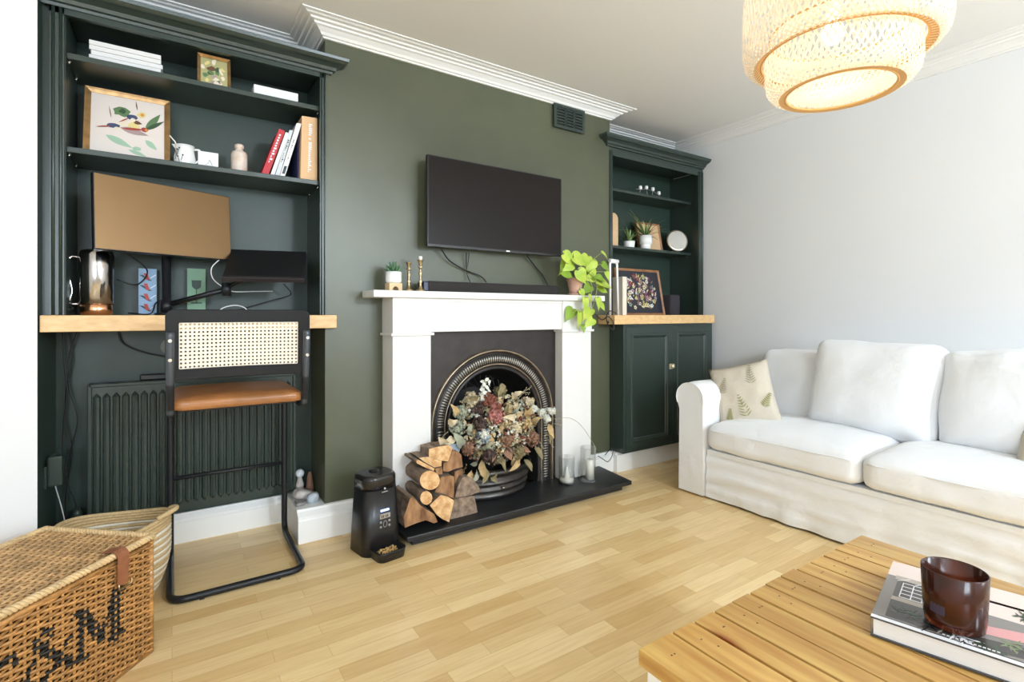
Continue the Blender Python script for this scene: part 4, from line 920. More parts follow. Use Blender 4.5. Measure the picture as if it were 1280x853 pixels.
# ------------------------------------------------------------------ TV, soundbar
tv = thing('television', 'large black flat television with a blank screen mounted above the mantel', 'television', (1.562, YF, 1.426))
obj('housing', MB().box(1.112, 2.010, 2.480, 2.505, 1.426, 1.908).box(1.25, 1.88, 2.505, 2.535, 1.46, 1.80), BLACKP, tv, bevel=.003)
obj('screen', MB().box(1.120, 2.002, 2.4785, 2.480, 1.440, 1.901), mat('tv_screen', (.012, .009, .008), .30, spec=.22), tv)
obj('lower_bezel', MB().box(1.112, 2.010, 2.4775, 2.4795, 1.427, 1.438).box(1.112, 1.1135, 2.478, 2.48, 1.43, 1.905), mat('bezel', (.03, .028, .028), .3), tv)
obj('maker_badge', MB().box(1.60, 1.625, 2.4765, 2.478, 1.429, 1.437), CHROME, tv)
obj('wall_mount', MB().box(1.45, 1.67, 2.535, YF, 1.52, 1.78), BLACKM, tv)
sbx = thing('soundbar', 'long black fabric soundbar lying on the mantel shelf under the television', 'soundbar', (1.50, 2.49, 1.188))
obj('body', MB().box(XY(536, 2.45), XY(699, 2.45), 2.45, 2.54, 1.188, 1.243), mat('black_speaker_fabric', (.022, .019, .018), .8, bump=.3, bs=400), sbx, bevel=.008, seg=3)
obj('end_cap', MB().box(XY(529, 2.46), XY(535.5, 2.46), 2.452, 2.538, 1.188, 1.241), mat('dark_blue_plastic', (.02, .02, .05), .3), sbx, bevel=.006)
obj('control_strip', MB().box(1.80, 1.86, 2.47, 2.50, 1.2432, 1.2445), BLACKP, sbx)
c1 = lambda L_: [tuple(P3(u, v, Y)) for u, v, Y in L_]
tag(obj('tv_cable', MB().tube(spline(c1([(552, 312, 2.53), (562, 326, 2.55), (582, 338, 2.56), (600, 345, 2.56), (608, 353, 2.545)])), .004, 6), BLACKP), 'thick black cable curving from the lower left of the television to the soundbar', 'cable')
tag(obj('tv_cable', MB().tube(spline(c1([(583, 316, 2.54), (583, 330, 2.56), (584, 343, 2.56), (588, 353, 2.545)])), .0028, 6).tube(spline(c1([(586.5, 316, 2.54), (585, 330, 2.56), (583, 338, 2.56)])), .002, 6), BLACKP), 'thin black leads hanging straight down below the left half of the television', 'cable')
tag(obj('tv_cable', MB().tube(spline(c1([(659, 320, 2.54), (668, 332, 2.56), (678, 344, 2.56), (685, 357, 2.55)])), .004, 6), BLACKP), 'black cable slanting down from the right part of the television', 'cable')
vt = thing('air_vent', 'dark green louvred air vent high on the chimney wall under the cornice', 'vent', (2.14, YF, 2.26))
m = MB().box(2.012, 2.268, 2.566, YF, 2.258, 2.408)
m2 = MB()
for r_ in ((2.012, 2.268, 2.258, 2.276), (2.012, 2.268, 2.390, 2.408), (2.012, 2.035, 2.276, 2.39), (2.245, 2.268, 2.276, 2.39), (2.098, 2.112, 2.276, 2.39), (2.168, 2.182, 2.276, 2.39)): m2.box(r_[0], r_[1], 2.556, 2.566, r_[2], r_[3])
for k in range(6): m2.box(2.03, 2.25, 2.556, 2.564, 2.286+k*.0185, 2.294+k*.0185)
obj('backing', MB().box(2.02, 2.26, 2.566, 2.579, 2.262, 2.404), mat('vent_dark', (.01, .012, .01), .7), vt); obj('louvre_grille', m2, GREENW, vt, bevel=.001)
# ------------------------------------------------------------------ mantel ornaments
MZ = 1.1875
x = XY(492, 2.46); Y = 2.46
pl = thing('succulent_pot', 'white pot on a pale wooden stand with a small succulent, left end of the mantel', 'potted plant', (x, Y, MZ))
w = .033; m = MB(); out = [(-w, 0), (-.016, 0)]+[(-.016*cos(pi*k/10), .020*sin(pi*k/10)) for k in range(1, 10)]+[(.016, 0), (w, 0), (w, .036), (-w, .036)]
m.prism([(x+a, Y-.03, MZ+b) for a, b in out], (0, .06, 0)); obj('wooden_stand', m, mat('pale_wood', srgb(225, 195, 150), .5, var=.2, vs=20), pl)
obj('pot', MB().lathe([(0, .036), (.030, .036), (.038, .042), (.0395, .05), (.0395, .094), (.036, .094), (.035, .08), (0, .08)], (x, Y, MZ), 32), CERAM, pl)
m = MB(); r = random.Random(2)
for k in range(22):
    a = k*2.4; el = .3+.055*k; d = V((cos(a)*cos(el), sin(a)*cos(el), sin(el))); b = V((x, Y, MZ+.082)); L_ = .056
    m.tube([b+d*.004, b+d*L_*.5+V((0, 0, .003)), b+d*L_+V((0, 0, .010))], [.005, .0065, .0008], 6)
obj('leaves', m, mat('succulent_green', srgb(88, 128, 92), .5, var=.3, vs=40), pl)
def candlestick(label, u, Y, hgt, cand=False):
    x = XY(u, Y); t = thing('candlestick', label, 'candlestick', (x, Y, MZ)); s = hgt
    pr = [(0, 0), (.024, 0), (.024, .006), (.014, .012), (.007, .03), (.006, .04), (.011, .048), (.006, .058), (.0048, s*.45), (.009, s*.52), (.0085, s*.58), (.0048, s*.64), (.0055, s*.72), (.016, s*.755), (.006, s*.78), (.006, s*.83), (.010, s*.86), (.0095, s*.93), (.017, s*.965), (.017, s*.975), (.008, s*.98), (0, s*.98)]
    obj('turned_stem', MB().lathe(pr, (x, Y, MZ), 24), BRASS, t)
    if cand: obj('candle_stub', MB().lathe([(0, s*.97), (.0095, s*.97), (.0098, s*1.09), (0, s*1.09)], (x, Y, MZ), 16), WAX, t)
candlestick('shorter turned brass candlestick with empty dish, next to the succulent', 511, 2.47, .150)
candlestick('taller turned brass candlestick with a white candle stub', 525.5, 2.46, .165, True)
# trailing pothos in a terracotta pot
x = XY(719, 2.455); Y = 2.455
pp = thing('pothos_plant', 'lime green trailing vine in a terracotta pot at the right end of the mantel', 'potted plant', (x, Y, MZ))
obj('pot', MB().lathe([(0, .006), (.036, .006), (.040, .04), (.049, .085), (.054, .086), (.055, .110), (.050, .110), (.048, .09), (0, .09)], (x, Y, MZ), 32), TERRA, pp)
obj('saucer', MB().lathe([(0, 0), (.042, 0), (.046, .012), (.043, .013), (.040, .006), (0, .006)], (x, Y, MZ), 32), TERRA, pp)
LIME = mat('lime_leaf', srgb(192, 206, 88), .45, var=.3, vs=16, col2=srgb(150, 182, 60)); LIME2 = mat('deeper_lime_leaf', srgb(135, 168, 55), .45, var=.3, vs=16)
LIME.node_tree.nodes['Principled BSDF'].inputs['Subsurface Weight'].default_value = 0
def heart(base, d, nrm, size, mt):
    d = V(d).normalized(); nrm = (V(nrm)-d*V(nrm).dot(d)).normalized(); s_ = d.cross(nrm); vs = []; K = 8
    prof = [(-.10, .15), (.0, .32), (.15, .40), (.32, .41), (.5, .35), (.68, .24), (.83, .13), (.94, .05), (1.08, .004)]
    for t, w_ in prof:
        o = base+d*(t*size)-nrm*(size*.28*max(0, t)**2); 
        if t < 0: vs += [o-s_*w_*size, base+d*size*.04, o+s_*w_*size]
        else: vs += [o-s_*w_*size+nrm*w_*size*.22, o, o+s_*w_*size+nrm*w_*size*.22]
    m = MB().add([V(p) for p in vs], [(3*k+a, 3*k+a+1, 3*k+a+4, 3*k+a+3) for k in range(K) for a in (0, 1)], 0, True)
    return obj('leaf', m, mt, pp, merge=False)
top = V((x, Y, MZ+.10)); st = MB(); rl = random.Random(4)
LE = [(704, 318, 721, 330, .6), (716, 322, 738, 328, .6), (711, 325, 702, 342, .5), (702, 340, 719, 345, .6), (722, 338, 735, 355, .7), (741, 324, 735, 342, .6), (735, 320, 727, 331, .4), (752, 316, 764, 325, .6), (752, 330, 764, 337, .6), (757, 340, 763, 350, .4), (745, 352, 770, 356, .8), (748, 360, 762, 364, .5),
      (733, 338, 745, 345, .5), (738, 357, 730, 366, .5), (725, 363, 733, 372, .5), (736, 368, 741, 378, .5), (746, 372, 752, 388, .6), (750, 380, 758, 388, .6), (716, 386, 708, 400, .6), (731, 372, 733, 388, .5), (724, 390, 727, 410, .6), (735, 390, 740, 402, .5), (738, 386, 730, 398, .4), (728, 406, 731, 416, .4), (715, 330, 706, 338, .4), (728, 330, 740, 320, .5), (745, 343, 733, 350, .5), (741, 398, 733, 408, .4), (754, 350, 744, 344, .4)]
for i, (u0, v0, u1, v1, w_) in enumerate(LE):
    Yl = 2.40+.05*rl.random()-(.045 if v0 > 365 else .02); a = P3(u0, v0, Yl); b = P3(u1, v1, Yl-.02)
    L_ = (b-a).length; heart(a, b-a, (rl.uniform(-.7, .7), -1, rl.uniform(.1, 1.2)), max(.046, L_*.95), LIME2 if i % 5 == 3 else LIME)
    if v0 <= 365: st.tube(spline([top, (top+a)/2+V((0, -.01, .02)), a], 4), .0018, 5)
drop = [top, P3(732, 345, 2.41), P3(740, 358, 2.385), P3(738, 372, 2.375), P3(735, 390, 2.37), P3(729, 408, 2.37)]
st.tube(spline(drop), .0022, 6); st.tube(spline([top, P3(738, 340, 2.41), P3(746, 356, 2.38), P3(744, 372, 2.375), P3(738, 388, 2.37), P3(722, 388, 2.37), P3(716, 392, 2.37)]), .002, 6)
obj('stems', st, mat('vine_stem', srgb(150, 170, 90), .5), pp)
# ------------------------------------------------------------------ ornaments on the boxed-in skirting left of the breast
PZ = .1505
def lump(name, label, cat, c, s, mt, seed, rot=0):
    m = softbox(s[0], s[1], s[2], min(s)*.8, 5, wr=min(s)*.35, ws=22, seed=seed); m.xf(M.Translation((c[0], c[1], c[2]+s[2])) @ M.Rotation(rot, 4, 'Y'))
    return tag(obj(name, m, mt), label, cat)
SHELL = mat('pale_shell', srgb(205, 200, 195), .5, col2=srgb(150, 140, 135), vs=30); 
lump('stone', 'pale rounded stone lying on the white boxing by the alcove corner', 'stone', (.545, 2.70, PZ), (.045, .03, .025), SHELL, 1, .3)
lump('stone', 'blue-white lumpy stone nearest the room on the white boxing', 'stone', (.575, 2.635, PZ), (.028, .022, .022), mat('bluish_stone', srgb(190, 200, 210), .4, var=.3, vs=40), 2)
fg = thing('glass_figurine', 'small frosted white figurine standing behind the pale stone', 'figurine', (.530, 2.79, PZ))
obj('figurine_body', MB().lathe([(0, 0), (.018, 0), (.020, .02), (.013, .045), (.012, .055), (0, .060)], (.545, 2.79, PZ+.03), 16).lathe([(0, 0), (.02, 0), (.02, .03), (0, .03)], (.545, 2.79, PZ), 16), SHELL, fg)
obj('head', MB().ball((.545, 2.79, PZ+.105), .022), mat('frosted', srgb(215, 222, 228), .3), fg)
obj_ = MB().lathe([(0, 0), (.017, 0), (.019, .03), (.013, .085), (.008, .105), (0, .11)], (.592, 2.78, PZ), 18)
tag(obj('wooden_cone', obj_.box(.575, .607, 2.765, 2.795, PZ, PZ+.02), mat('brown_cone', srgb(150, 110, 90), .6, var=.3, vs=30)), 'brown tapering ornament standing in the alcove corner beside the figurine', 'ornament')
lump('stone', 'small grey shell-like stone at the back left of the white boxing', 'stone', (.515, 2.63, PZ), (.022, .03, .010), mat('grey_stone', srgb(150, 148, 145), .6, var=.4, vs=50), 5)
# ------------------------------------------------------------------ right alcove
rb2 = thing('shelf_unit', 'dark green built-in shelf unit in the right alcove above the cupboard', 'bookcase', (3.0, YB, 1.064))
obj('side_panel', MB().box(3.505, 3.535, 2.60, YB, 1.064, 2.20), GREENW, rb2)
obj('side_panel', MB().box(BR+.001, BR+.014, 2.60, YB, 1.064, 2.20), GREENW, rb2)
stile(3.478, 3.535, 2.575, 1.064, 2.20, rb2); stile(BR-.004, BR+.022, 2.572, 1.064, 2.20, rb2)
obj('fascia', MB().box(BR, 3.535, 2.580, 2.60, 2.170, 2.232), GREENW, rb2); obj('top_board', MB().box(BR+.001, 3.535, 2.60, YB, 2.215, 2.232), GREENW, rb2)
obj('crown_moulding', crown(2.49, 3.535, 2.225, 2.575, (True, False)), GREENW, rb2)
RS1, RS2, RW = 1.975, 1.565, 1.0645
for z in (RS1, RS2):
    obj('shelf', MB().box(BR+.015, 3.504, 2.665, YB, z-.02, z), GREENW, rb2, bevel=.002)
    for y in (2.70, 2.80): obj('shelf_pin', MB().tube([(3.503, y, z-.028), (3.492, y, z-.028)], .005, 8), CHROME, rb2)
cbn = thing('cupboard', 'dark green two-door cupboard under the oak top in the right alcove', 'cupboard', (3.0, 2.66, .135))
CL, CR, CF = 2.513, 3.47, 2.45
obj('carcass', MB().box(CL, CR, CF+.02, YF-.001, .136, 1.0).box(BR+.002, CR+.06, YF, YB-.003, .136, 1.0).box(CL, 2.535, CF, CF+.02, .136, 1.0).box(CR-.02, CR, CF, CF+.02, .136, 1.0).box(2.535, CR-.02, CF, CF+.02, .985, 1.0).box(2.535, CR-.02, CF, CF+.02, .136, .15), GREENW, cbn)
def door(x0, x1, z0, z1):
    y = CF-.004; fw = .052
    m = MB(); 
    for a in ((x0, x0+fw, z0, z1), (x1-fw, x1, z0, z1), (x0+fw, x1-fw, z0, z0+fw), (x0+fw, x1-fw, z1-fw, z1)): m.box(a[0], a[1], y, CF+.016, a[2], a[3])
    m.box(x0+fw, x1-fw, y+.011, CF+.014, z0+fw, z1-fw); d = obj('door', m, GREENW, cbn, bevel=.0015)
    a0, a1, b0, b1 = x0+fw, x1-fw, z0+fw, z1-fw; mm = MB(); rings = []
    for off, yy in ((-.008, y), (-.004, y-.006), (.006, y-.007), (.010, y+.0), (.018, y+.003), (.024, y+.010)): rings.append([(a0+off, yy, b0+off), (a1-off, yy, b0+off), (a1-off, yy, b1-off), (a0+off, yy, b1-off)])
    for r0, r1 in zip(rings, rings[1:]): mm.add(r0+r1, [(k, (k+1) % 4, 4+(k+1) % 4, 4+k) for k in range(4)])
    obj('panel_moulding', mm, GREENW, d); return d
d1 = door(2.537, 3.008, .152, .983); d2 = door(3.012, CR-.022, .152, .983)
m = MB().box(2.970, 3.005, CF-.008, CF-.004, .675, .715).lathe([(0, -.012), (.012, -.012), (.014, 0), (.012, .012), (0, .012)], (2.990, CF-.018, .697), 16); obj('latch', m.box(3.005, 3.022, CF-.012, CF-.004, .682, .712), mat('pale_brass', (.72, .64, .46), .35, .7), d1, bevel=.002)
pts = [(2.405, 2.42), (3.462, 2.42), (3.462, YF), (3.535, YF), (3.535, YB), (BR+.001, YB), (BR+.001, YF-.001), (2.405, YF-.001)]
tag(obj('worktop', MB().prism([(x, y, 1.003) for x, y in pts], (0, 0, .061)), OAK, bevel=.003), 'oak top board lying on the dark green cupboard', 'worktop')
# things on it
Yp = 2.70; x0 = XY(779, 2.70); x1 = XY(833.5, 2.70)
PB = [mat('pressed_'+n, srgb(*c), .7) for n, c in (('cream', (228, 216, 176)), ('mauve', (140, 105, 115)), ('yellow', (210, 195, 120)), ('white', (225, 228, 225)), ('wine', (130, 50, 65)), ('sage', (140, 165, 150)), ('lilac', (185, 165, 185)), ('brown', (140, 105, 75)))]
t, mx, w, h = leaning_picture('framed_flower_print', 'wood-framed print of scattered pale flowers on black, leaning on the oak cupboard top', 'picture', 776, 832, 2.70, RW, .36, 11, .016, WOODF, mat('print_black', srgb(48, 50, 58), .4))
m = MB(); r = random.Random(9)
for k in range(170):
    a, b = r.uniform(.14, .86), r.uniform(.16, .86); dd = (a-.5)**2+(b-.5)**2
    if dd > .15: continue
    mi = r.choice((0, 0, 1, 2, 3, 4, 5, 6, 7, 2, 1)); s_ = r.uniform(.007, .013); cx_, cz_ = -w/2+w*a, h*b
    if r.random() < .5:
        for q_ in range(5): ang = 2*pi*q_/5; blob(m, cx_+s_*cos(ang), cz_+s_*sin(ang), s_*.6, s_*.6, mi, .0085-.00002*k, 0, 7)
        blob(m, cx_, cz_, s_*.4, s_*.4, 7, .0084-.00002*k, 0, 6)
    else: leafshape(m, cx_, cz_, cx_+r.uniform(-.03, .03), cz_+r.uniform(.012, .035), .006, mi, .0085-.00002*k)
obj('flower_pattern', m.xf(mx), PB, t, merge=False)
x = XY(843.5, 2.66); sp_ = thing('smart_speaker', 'black fabric speaker with rounded corners at the right of the oak cupboard top', 'speaker', (x, 2.70, RW))
m = MB(); loftrr(m, [[(x+a, 2.70+b, z) for a, b in rrect(w_, w_*.9, .022, 5)] for w_, z in ((.105, RW), (.116, RW+.006), (.116, RW+.148), (.108, RW+.156), (.09, RW+.158))])
obj('fabric_body', m, mat('charcoal_fabric', (.034, .031, .038), .85, bump=.3, bs=300), sp_)
xs_ = XY(768, 2.56)
wb = thing('white_bracket_stand', 'tall narrow white arched stand at the left end of the oak cupboard top', 'stand', (xs_, 2.52, RW))
zt = P3(768, 327, 2.52).z
xa, xb = XY(765.5, 2.50), XY(774, 2.50)
obj('arched_bar', MB().tube(fillet([(xa, 2.52, RW), (xa-.004, 2.52, zt-.005), (xb-.002, 2.52, zt-.005), (xb+.010, 2.52, RW)], .02, 5), .0085, 10), CERAM, wb)
obj('top_pad', MB().tube([(xa-.006, 2.52, zt+.003), (xb+.006, 2.52, zt+.001)], .014, 12), CERAM, wb)
xa = XY(778, 2.56); xb = XY(783.5, 2.56); zt = P3(780, 346, 2.56).z
wbk = thing('white_book', 'slim upright cream book between the white stand and the flower print', 'book', ((xa+xb)/2, 2.58, RW))
obj('cover', MB().box(xa, xa+.002, 2.56, 2.68, RW, zt).box(xb-.002, xb, 2.56, 2.68, RW, zt).box(xa, xb, 2.56, 2.562, RW, zt), mat('cream_book', srgb(232, 222, 205), .6), wbk); obj('pages', MB().box(xa+.002, xb-.002, 2.562, 2.678, RW+.002, zt-.003), PAPER, wbk)
cdn = MB().tube(spline([tuple(P3(u, v, Y)) for u, v, Y in ((771, 392, 2.50), (762, 389, 2.41), (758, 398, 2.405), (761, 408, 2.405), (767, 412, 2.405), (766, 402, 2.407), (760, 396, 2.407), (752, 400, 2.44), (744, 392, 2.56))]), .0035, 6).ball(tuple(P3(760, 403, 2.400)), .009)
tag(obj('dangling_lead', cdn, BLACKP), 'black lead with plug looping off the left end of the oak cupboard top', 'cable')
# middle shelf
x = XY(767, 2.70); zt = P3(768, 266, 2.70).z
wbd = MB(); ww = .048; ol = [(-ww, 0), (ww, 0)]+[(ww*cos(pi*k/12), zt-RS2-ww+ww*sin(pi*k/12)) for k in range(13)]
wbd.prism([(x+a, 2.70, RS2+b) for a, b in ol], (0, .03, 0)); tag(obj('wooden_board', wbd, mat('beige_wood', srgb(215, 180, 140), .5, var=.15, vs=15), bevel=.004), 'pale round-topped wooden board at the left end of the middle right shelf', 'board')
def grassplant(name, label, u, Y, rpot, hpot, n, L_, seed, legs=False):
    x = XY(u, Y); t = thing(name, label, 'potted plant', (x, Y, RS2)); z = RS2
    pr = [(0, 0), (rpot*.8, 0), (rpot*.86, .004), (rpot, hpot), (rpot*.9, hpot), (rpot*.86, hpot*.8), (0, hpot*.8)]
    if legs: pr = [(0, 0), (rpot*.8, 0), (rpot*.82, hpot*.3), (rpot*.78, hpot*.33), (rpot, hpot*.36), (rpot, hpot), (rpot*.9, hpot), (rpot*.88, hpot*.85), (0, hpot*.85)]
    obj('pot', MB().lathe(pr, (x, Y, z), 28), CERAM, t); r = random.Random(seed); base = V((x, Y, z+hpot*.85))
    for k in range(n):
        a = r.random()*2*pi; el = r.uniform(.35, 1.35); l = L_*r.uniform(.6, 1.1); d = V((cos(a)*cos(el), sin(a)*cos(el)*.6, sin(el)))
        vs = []; s_ = d.cross(V((0, 0, 1))).normalized(); K = 6
        for q_ in range(K+1):
            f = q_/K; p = base+d*l*f-V((0, 0, 1))*l*.34*f*f; w_ = .0066*(1-f**1.8)+.0003; vs += [p-s_*w_, p+V((0, 0, -.001)), p+s_*w_]
        m = MB().add(vs, [(3*j+c_, 3*j+c_+1, 3*j+c_+4, 3*j+c_+3) for j in range(K) for c_ in (0, 1)], 0, True)
        obj('leaf', m, [mat('grass_leaf', srgb(130, 165, 85), .5, var=.3, vs=30), None][0] if k == 0 and False else GL[k % 2], t, merge=False)
    return t
GL = [mat('spider_leaf', srgb(165, 190, 120), .5, var=.4, vs=25), mat('spider_leaf_dark', srgb(85, 120, 65), .5, var=.3, vs=25)]
grassplant('small_potted_plant', 'small dark leafy plant in a low white pot, left of the spider plant', 786.5, 2.72, .044, .050, 30, .20, 3)
grassplant('spider_plant', 'spider plant with arching striped leaves in a white footed pot on the middle right shelf', 807, 2.71, .048, .105, 34, .34, 8, True)
t, mx, w, h = leaning_picture('framed_mushroom_print', 'wood-framed tan print with a small red mushroom behind the spider plant', 'picture', 800, 829, 2.77, RS2, .235, 10, .012, WOODF, mat('print_tan', srgb(215, 180, 140), .7))
m = MB(); blob(m, .0, h*.52, .022, .018, 0, .0085, 0, 12); blob(m, -.002, h*.72, .014, .012, 1, .0084, 0, 10, .3); m.add([(-.005, .0083, h*.3), (.005, .0083, h*.3), (.004, .0083, h*.47), (-.004, .0083, h*.47)], [(0, 1, 2, 3)], 2)
obj('mushroom_drawing', m.xf(mx), [mat('mushroom_red', srgb(150, 60, 45), .7), mat('ink_dark', srgb(60, 50, 45), .7), MOUNT], t, merge=False)
x = XY(846.5, 2.72); Y = 2.72; mr_ = thing('round_mirror', 'small round tabletop mirror tilted on the middle right shelf', 'mirror', (x, Y, RS2))
rmx = M.Translation((x, Y, RS2+.098)) @ M.Rotation(R(-32), 4, 'Z') @ M.Rotation(R(-90-14), 4, 'X') @ M.Scale(1.12, 4)
obj('rim', MB().lathe([(.072, -.008), (.080, -.006), (.083, 0), (.080, .006), (.072, .007)], (0, 0, 0), 40, mx=rmx, sx=.92), mat('pale_gilt', (.78, .68, .55), .3, .8), mr_)
obj('mirror_glass', MB().lathe([(0, .003), (.074, .003)], (0, 0, 0), 40, mx=rmx, sx=.92).lathe([(0, -.007), (.074, -.007)], (0, 0, 0), 40, mx=rmx, sx=.92), mat('mirror', (.8, .82, .84), .03, 1), mr_)
obj('foot', MB().tube([(x-.04, Y+.0, RS2+.004), (x+.04, Y, RS2+.004)], .004, 8).tube([(x, Y+.012, RS2+.05), (x+.005, Y+.07, RS2+.003)], .003, 6), BRASS, mr_)
# candelabra on top shelf
cz = RS1; cd_ = thing('candle_holder', 'low dark metal branch holder with four small white tealight cups on the top right shelf', 'candle holder', (XY(811, 2.72), 2.72, cz))
cups = [(800.5, 232), (808, 232), (816, 234), (823.5, 239)]
br_ = MB(); P_ = [P3(u, v+5, 2.715) for u, v in cups]
br_.tube(spline([P3(795, 236.5, 2.715)]+P_+[P3(826, 243, 2.715)], 5), .0035, 6)
for k, p in enumerate(P_): br_.tube([p, (p.x+.01*(-1)**k, p.y+.02*(-1)**k, cz+.004)], .003, 6)
br_.tube([(P_[0].x-.02, 2.715, cz+.004), (P_[3].x+.02, 2.715, cz+.004)], .004, 6); obj('branch_frame', br_, mat('pewter', (.30, .28, .26), .35, .8), cd_)
for (u, v), p in zip(cups, P_): obj('cup', MB().lathe([(0, 0), (.011, .002), (.014, .012), (.013, .028), (.010, .030), (0, .026)], (p.x, p.y, p.z-.002), 16), CERAM, cd_)
# ------------------------------------------------------------------ sofa
so = thing('sofa', 'white slipcovered sofa with rolled arms and loose cushions along the right wall', 'sofa', (3.05, 1.07, 0))
SX0, SX1, SYa, SYb = 2.585, 3.50, .04, 2.06
def skirt_panel(m, a, b, z0, z1, amp=.006, n=40, seed=0):
    a, b = V(a), V(b); d = (b-a).normalized(); nn = V((d.y, -d.x, 0)); K = 18; vs = []
    for j in range(K+1):
        f = j/K
        for i in range(n+1):
            p = a.lerp(b, i/n); p.z = z0+(z1-z0)*f
            if j == 0: p.z += .006*noise.noise(V((i*.25+seed, 0, 0)))
            o = amp*(1-f)*noise.noise(V((i*.22+seed, f*.8, seed)))*2+.012*noise.noise(V((i*.045+seed, f*6, 3)))+.005*noise.noise(V((i*.09+seed, f*13, 7)))+.010*(1-f); vs.append(p+nn*o)
    m.add(vs, [(j*(n+1)+i, j*(n+1)+i+1, (j+1)*(n+1)+i+1, (j+1)*(n+1)+i) for j in range(K) for i in range(n)], 0, True)
m = MB().box(SX0+.035, SX1-.01, SYa+.02, SYb-.02, .03, .27); 
skirt_panel(m, (SX0+.012, 1.87, 0), (SX0+.012, .23, 0), .012, .285, .007, 70, 1)
m.box(SX0+.006, SX1-.2, .24, 1.86, .262, .285); obj('base_skirt', m, COTTON, so)
for k, (ya, yb_) in enumerate(((1.87, 2.05), (.05, .23))):
    yc = (ya+yb_)/2; out = 1 if k == 0 else -1
    # rolled arm profile in the YZ plane
    pr = [(-.085, 0), (.088, 0), (.090, .50)]+[(.010+.105*cos(a), .575+.090*sin(a)) for a in [R(-25+d_*13) for d_ in range(0, 18)]]+[(-.088, .52)]
    m = MB(); K = 16; rings = []
    for j in range(K+1):
        f = j/K; x = SX0+(SX1-SX0-.02)*f; rr = []
        for i, (a, b) in enumerate(pr):
            s_ = 1-(.10*(1-min(1, f*14))**2 if b > .45 else 0); nz_ = .005*noise.noise(V((x*5, a*12, b*7+k)))
            rr.append((x-(.012 if j == 0 else 0), yc+out*(a*s_+nz_), max(.012, (b-.3)*(1 if j else .985)+.3+nz_*.6)))
        rings.append(rr)
    n = len(pr); vs = [p for r_ in rings for p in r_]
    m.add(vs, [(j*n+i, j*n+(i+1) % n, (j+1)*n+(i+1) % n, (j+1)*n+i) for j in range(K) for i in range(n)], 0, True)
    m.add(rings[0], [tuple(range(n))]); m.add(rings[-1], [tuple(range(n))])
    arm = obj('arm', m, COTTON, so)
    pts = [(SX0-.013, yc+out*a*.9, .3+(b-.3)*.985) for a, b in pr[3:-1]]; obj('piping', MB().tube(pts, .0035, 6), COTTON, arm)
m = softbox(.10, (SYb-SYa)/2-.10, .41, .06, 16, wr=.006, ws=3, seed=4); m.xf(M.Translation((3.42, (SYa+SYb)/2, .43)) @ M.Rotation(R(5), 4, 'Y')); obj('back_frame', m, COTTON, so)
for k, (ya, yb_) in enumerate(((1.062, 1.862), (.24, 1.058))):
    m = softbox(.365, (yb_-ya)/2, .075, .045, 20, puff=(.035, .0), wr=.010, ws=3.2, seed=k+2); m.xf(M.Translation((SX0+.345, (ya+yb_)/2, .363)))
    c_ = obj('seat_cushion', m, COTTON, so)
    obj('piping', MB().tube([(SX0-.019+.004*math.sin(i*.9), ya+.03+(yb_-ya-.06)*i/20, .405) for i in range(21)], .003, 6), COTTON, c_)
def backcush(yc, zc, xc, hw_, hh_, tilt, seed, roll_=0, th=.085, puff=.06):
    m = softbox(hh_, hw_, th, .055, 20, puff=(puff, .03), wr=.016, ws=3.4, seed=seed)   # local x up, y along, z towards the room
    m.xf(M.Translation((xc, yc, zc)) @ M.Rotation(roll_, 4, 'X') @ M.Rotation(R(-90+tilt), 4, 'Y')); return obj('back_cushion', m, COTTON, so)
backcush(1.66, .62, 3.24, .24, .225, 10, 1, 0, .07, .04)
c2_ = backcush(1.225, .672, 3.14, .30, .25, 16, 7, R(1.5), .08, .065)
backcush(.62, .66, 3.15, .31, .245, 14, 12, R(-1), .09, .065)
# throw cushions
def ferns(mp_, seed):
    out = []
    for cx_, cz_, ang, l in ((-.11, .02, 1.2, .10), (.0, -.13, 1.75, .14), (.06, .05, 1.5, .12), (.10, -.09, 1.0, .09), (-.10, -.14, 1.3, .07)):
        m = MB(); out.append(m); d = (cos(ang), sin(ang)); n_ = 8
        for k in range(n_):
            f = k/n_; bx, bz = cx_+d[0]*l*f, cz_+d[1]*l*f
            for s_ in (-1, 1):
                l2 = l*.28*(1-f)+.006; a2 = ang+s_*1.0; leafshape(m, bx, bz, bx+cos(a2)*l2, bz+sin(a2)*l2, .0035, 0 if cz_ < .02 else 1, 0)
        leafshape(m, cx_, cz_, cx_+d[0]*l, cz_+d[1]*l, .0012, 0, 0)
    return out
LIN = mat('linen_cushion', srgb(205, 195, 178), .85, var=.08, vs=200, bump=.3, bs=250); FERN = [mat('fern_print_olive', srgb(152, 150, 100), .85), mat('fern_print_taupe', srgb(165, 155, 135), .85)]
def pth(a, b, w, h, t): return t/2*((max(0, 1-abs(a)**2.4))*(max(0, 1-abs(b)**2.4)))**.45
def throw(label, loc, yaw, tiltb, rollc, w=.40, seed=0):
    t = thing('throw_cushion', label, 'cushion', loc, None); T_ = .13
    mx = M.Translation(loc) @ M.Rotation(yaw, 4, 'Z') @ M.Rotation(tiltb, 4, 'X') @ M.Rotation(rollc, 4, 'Y')
    h2 = w*1.12; obj('cover', pillow(w, h2, T_, 18, .004, seed).xf(mx), LIN, t)
    for f in ferns(None, seed):
        f.v = [V((p.x, -(pth(2*p.x/w, 2*p.z/h2, w, h2, T_)+.0035), p.z)) for p in f.v]; obj('printed_fern', f.xf(mx), FERN, t, merge=False)
    return t
throw('beige linen cushion with olive fern print propped in the far corner of the sofa', (2.82, 1.775, .592), R(-68), R(-16), R(-15), .335, 3)
throw('beige fern-print cushion just showing at the right edge of the picture on the sofa', (3.00, .45, .545), R(-75), R(-30), R(8), .36, 5)
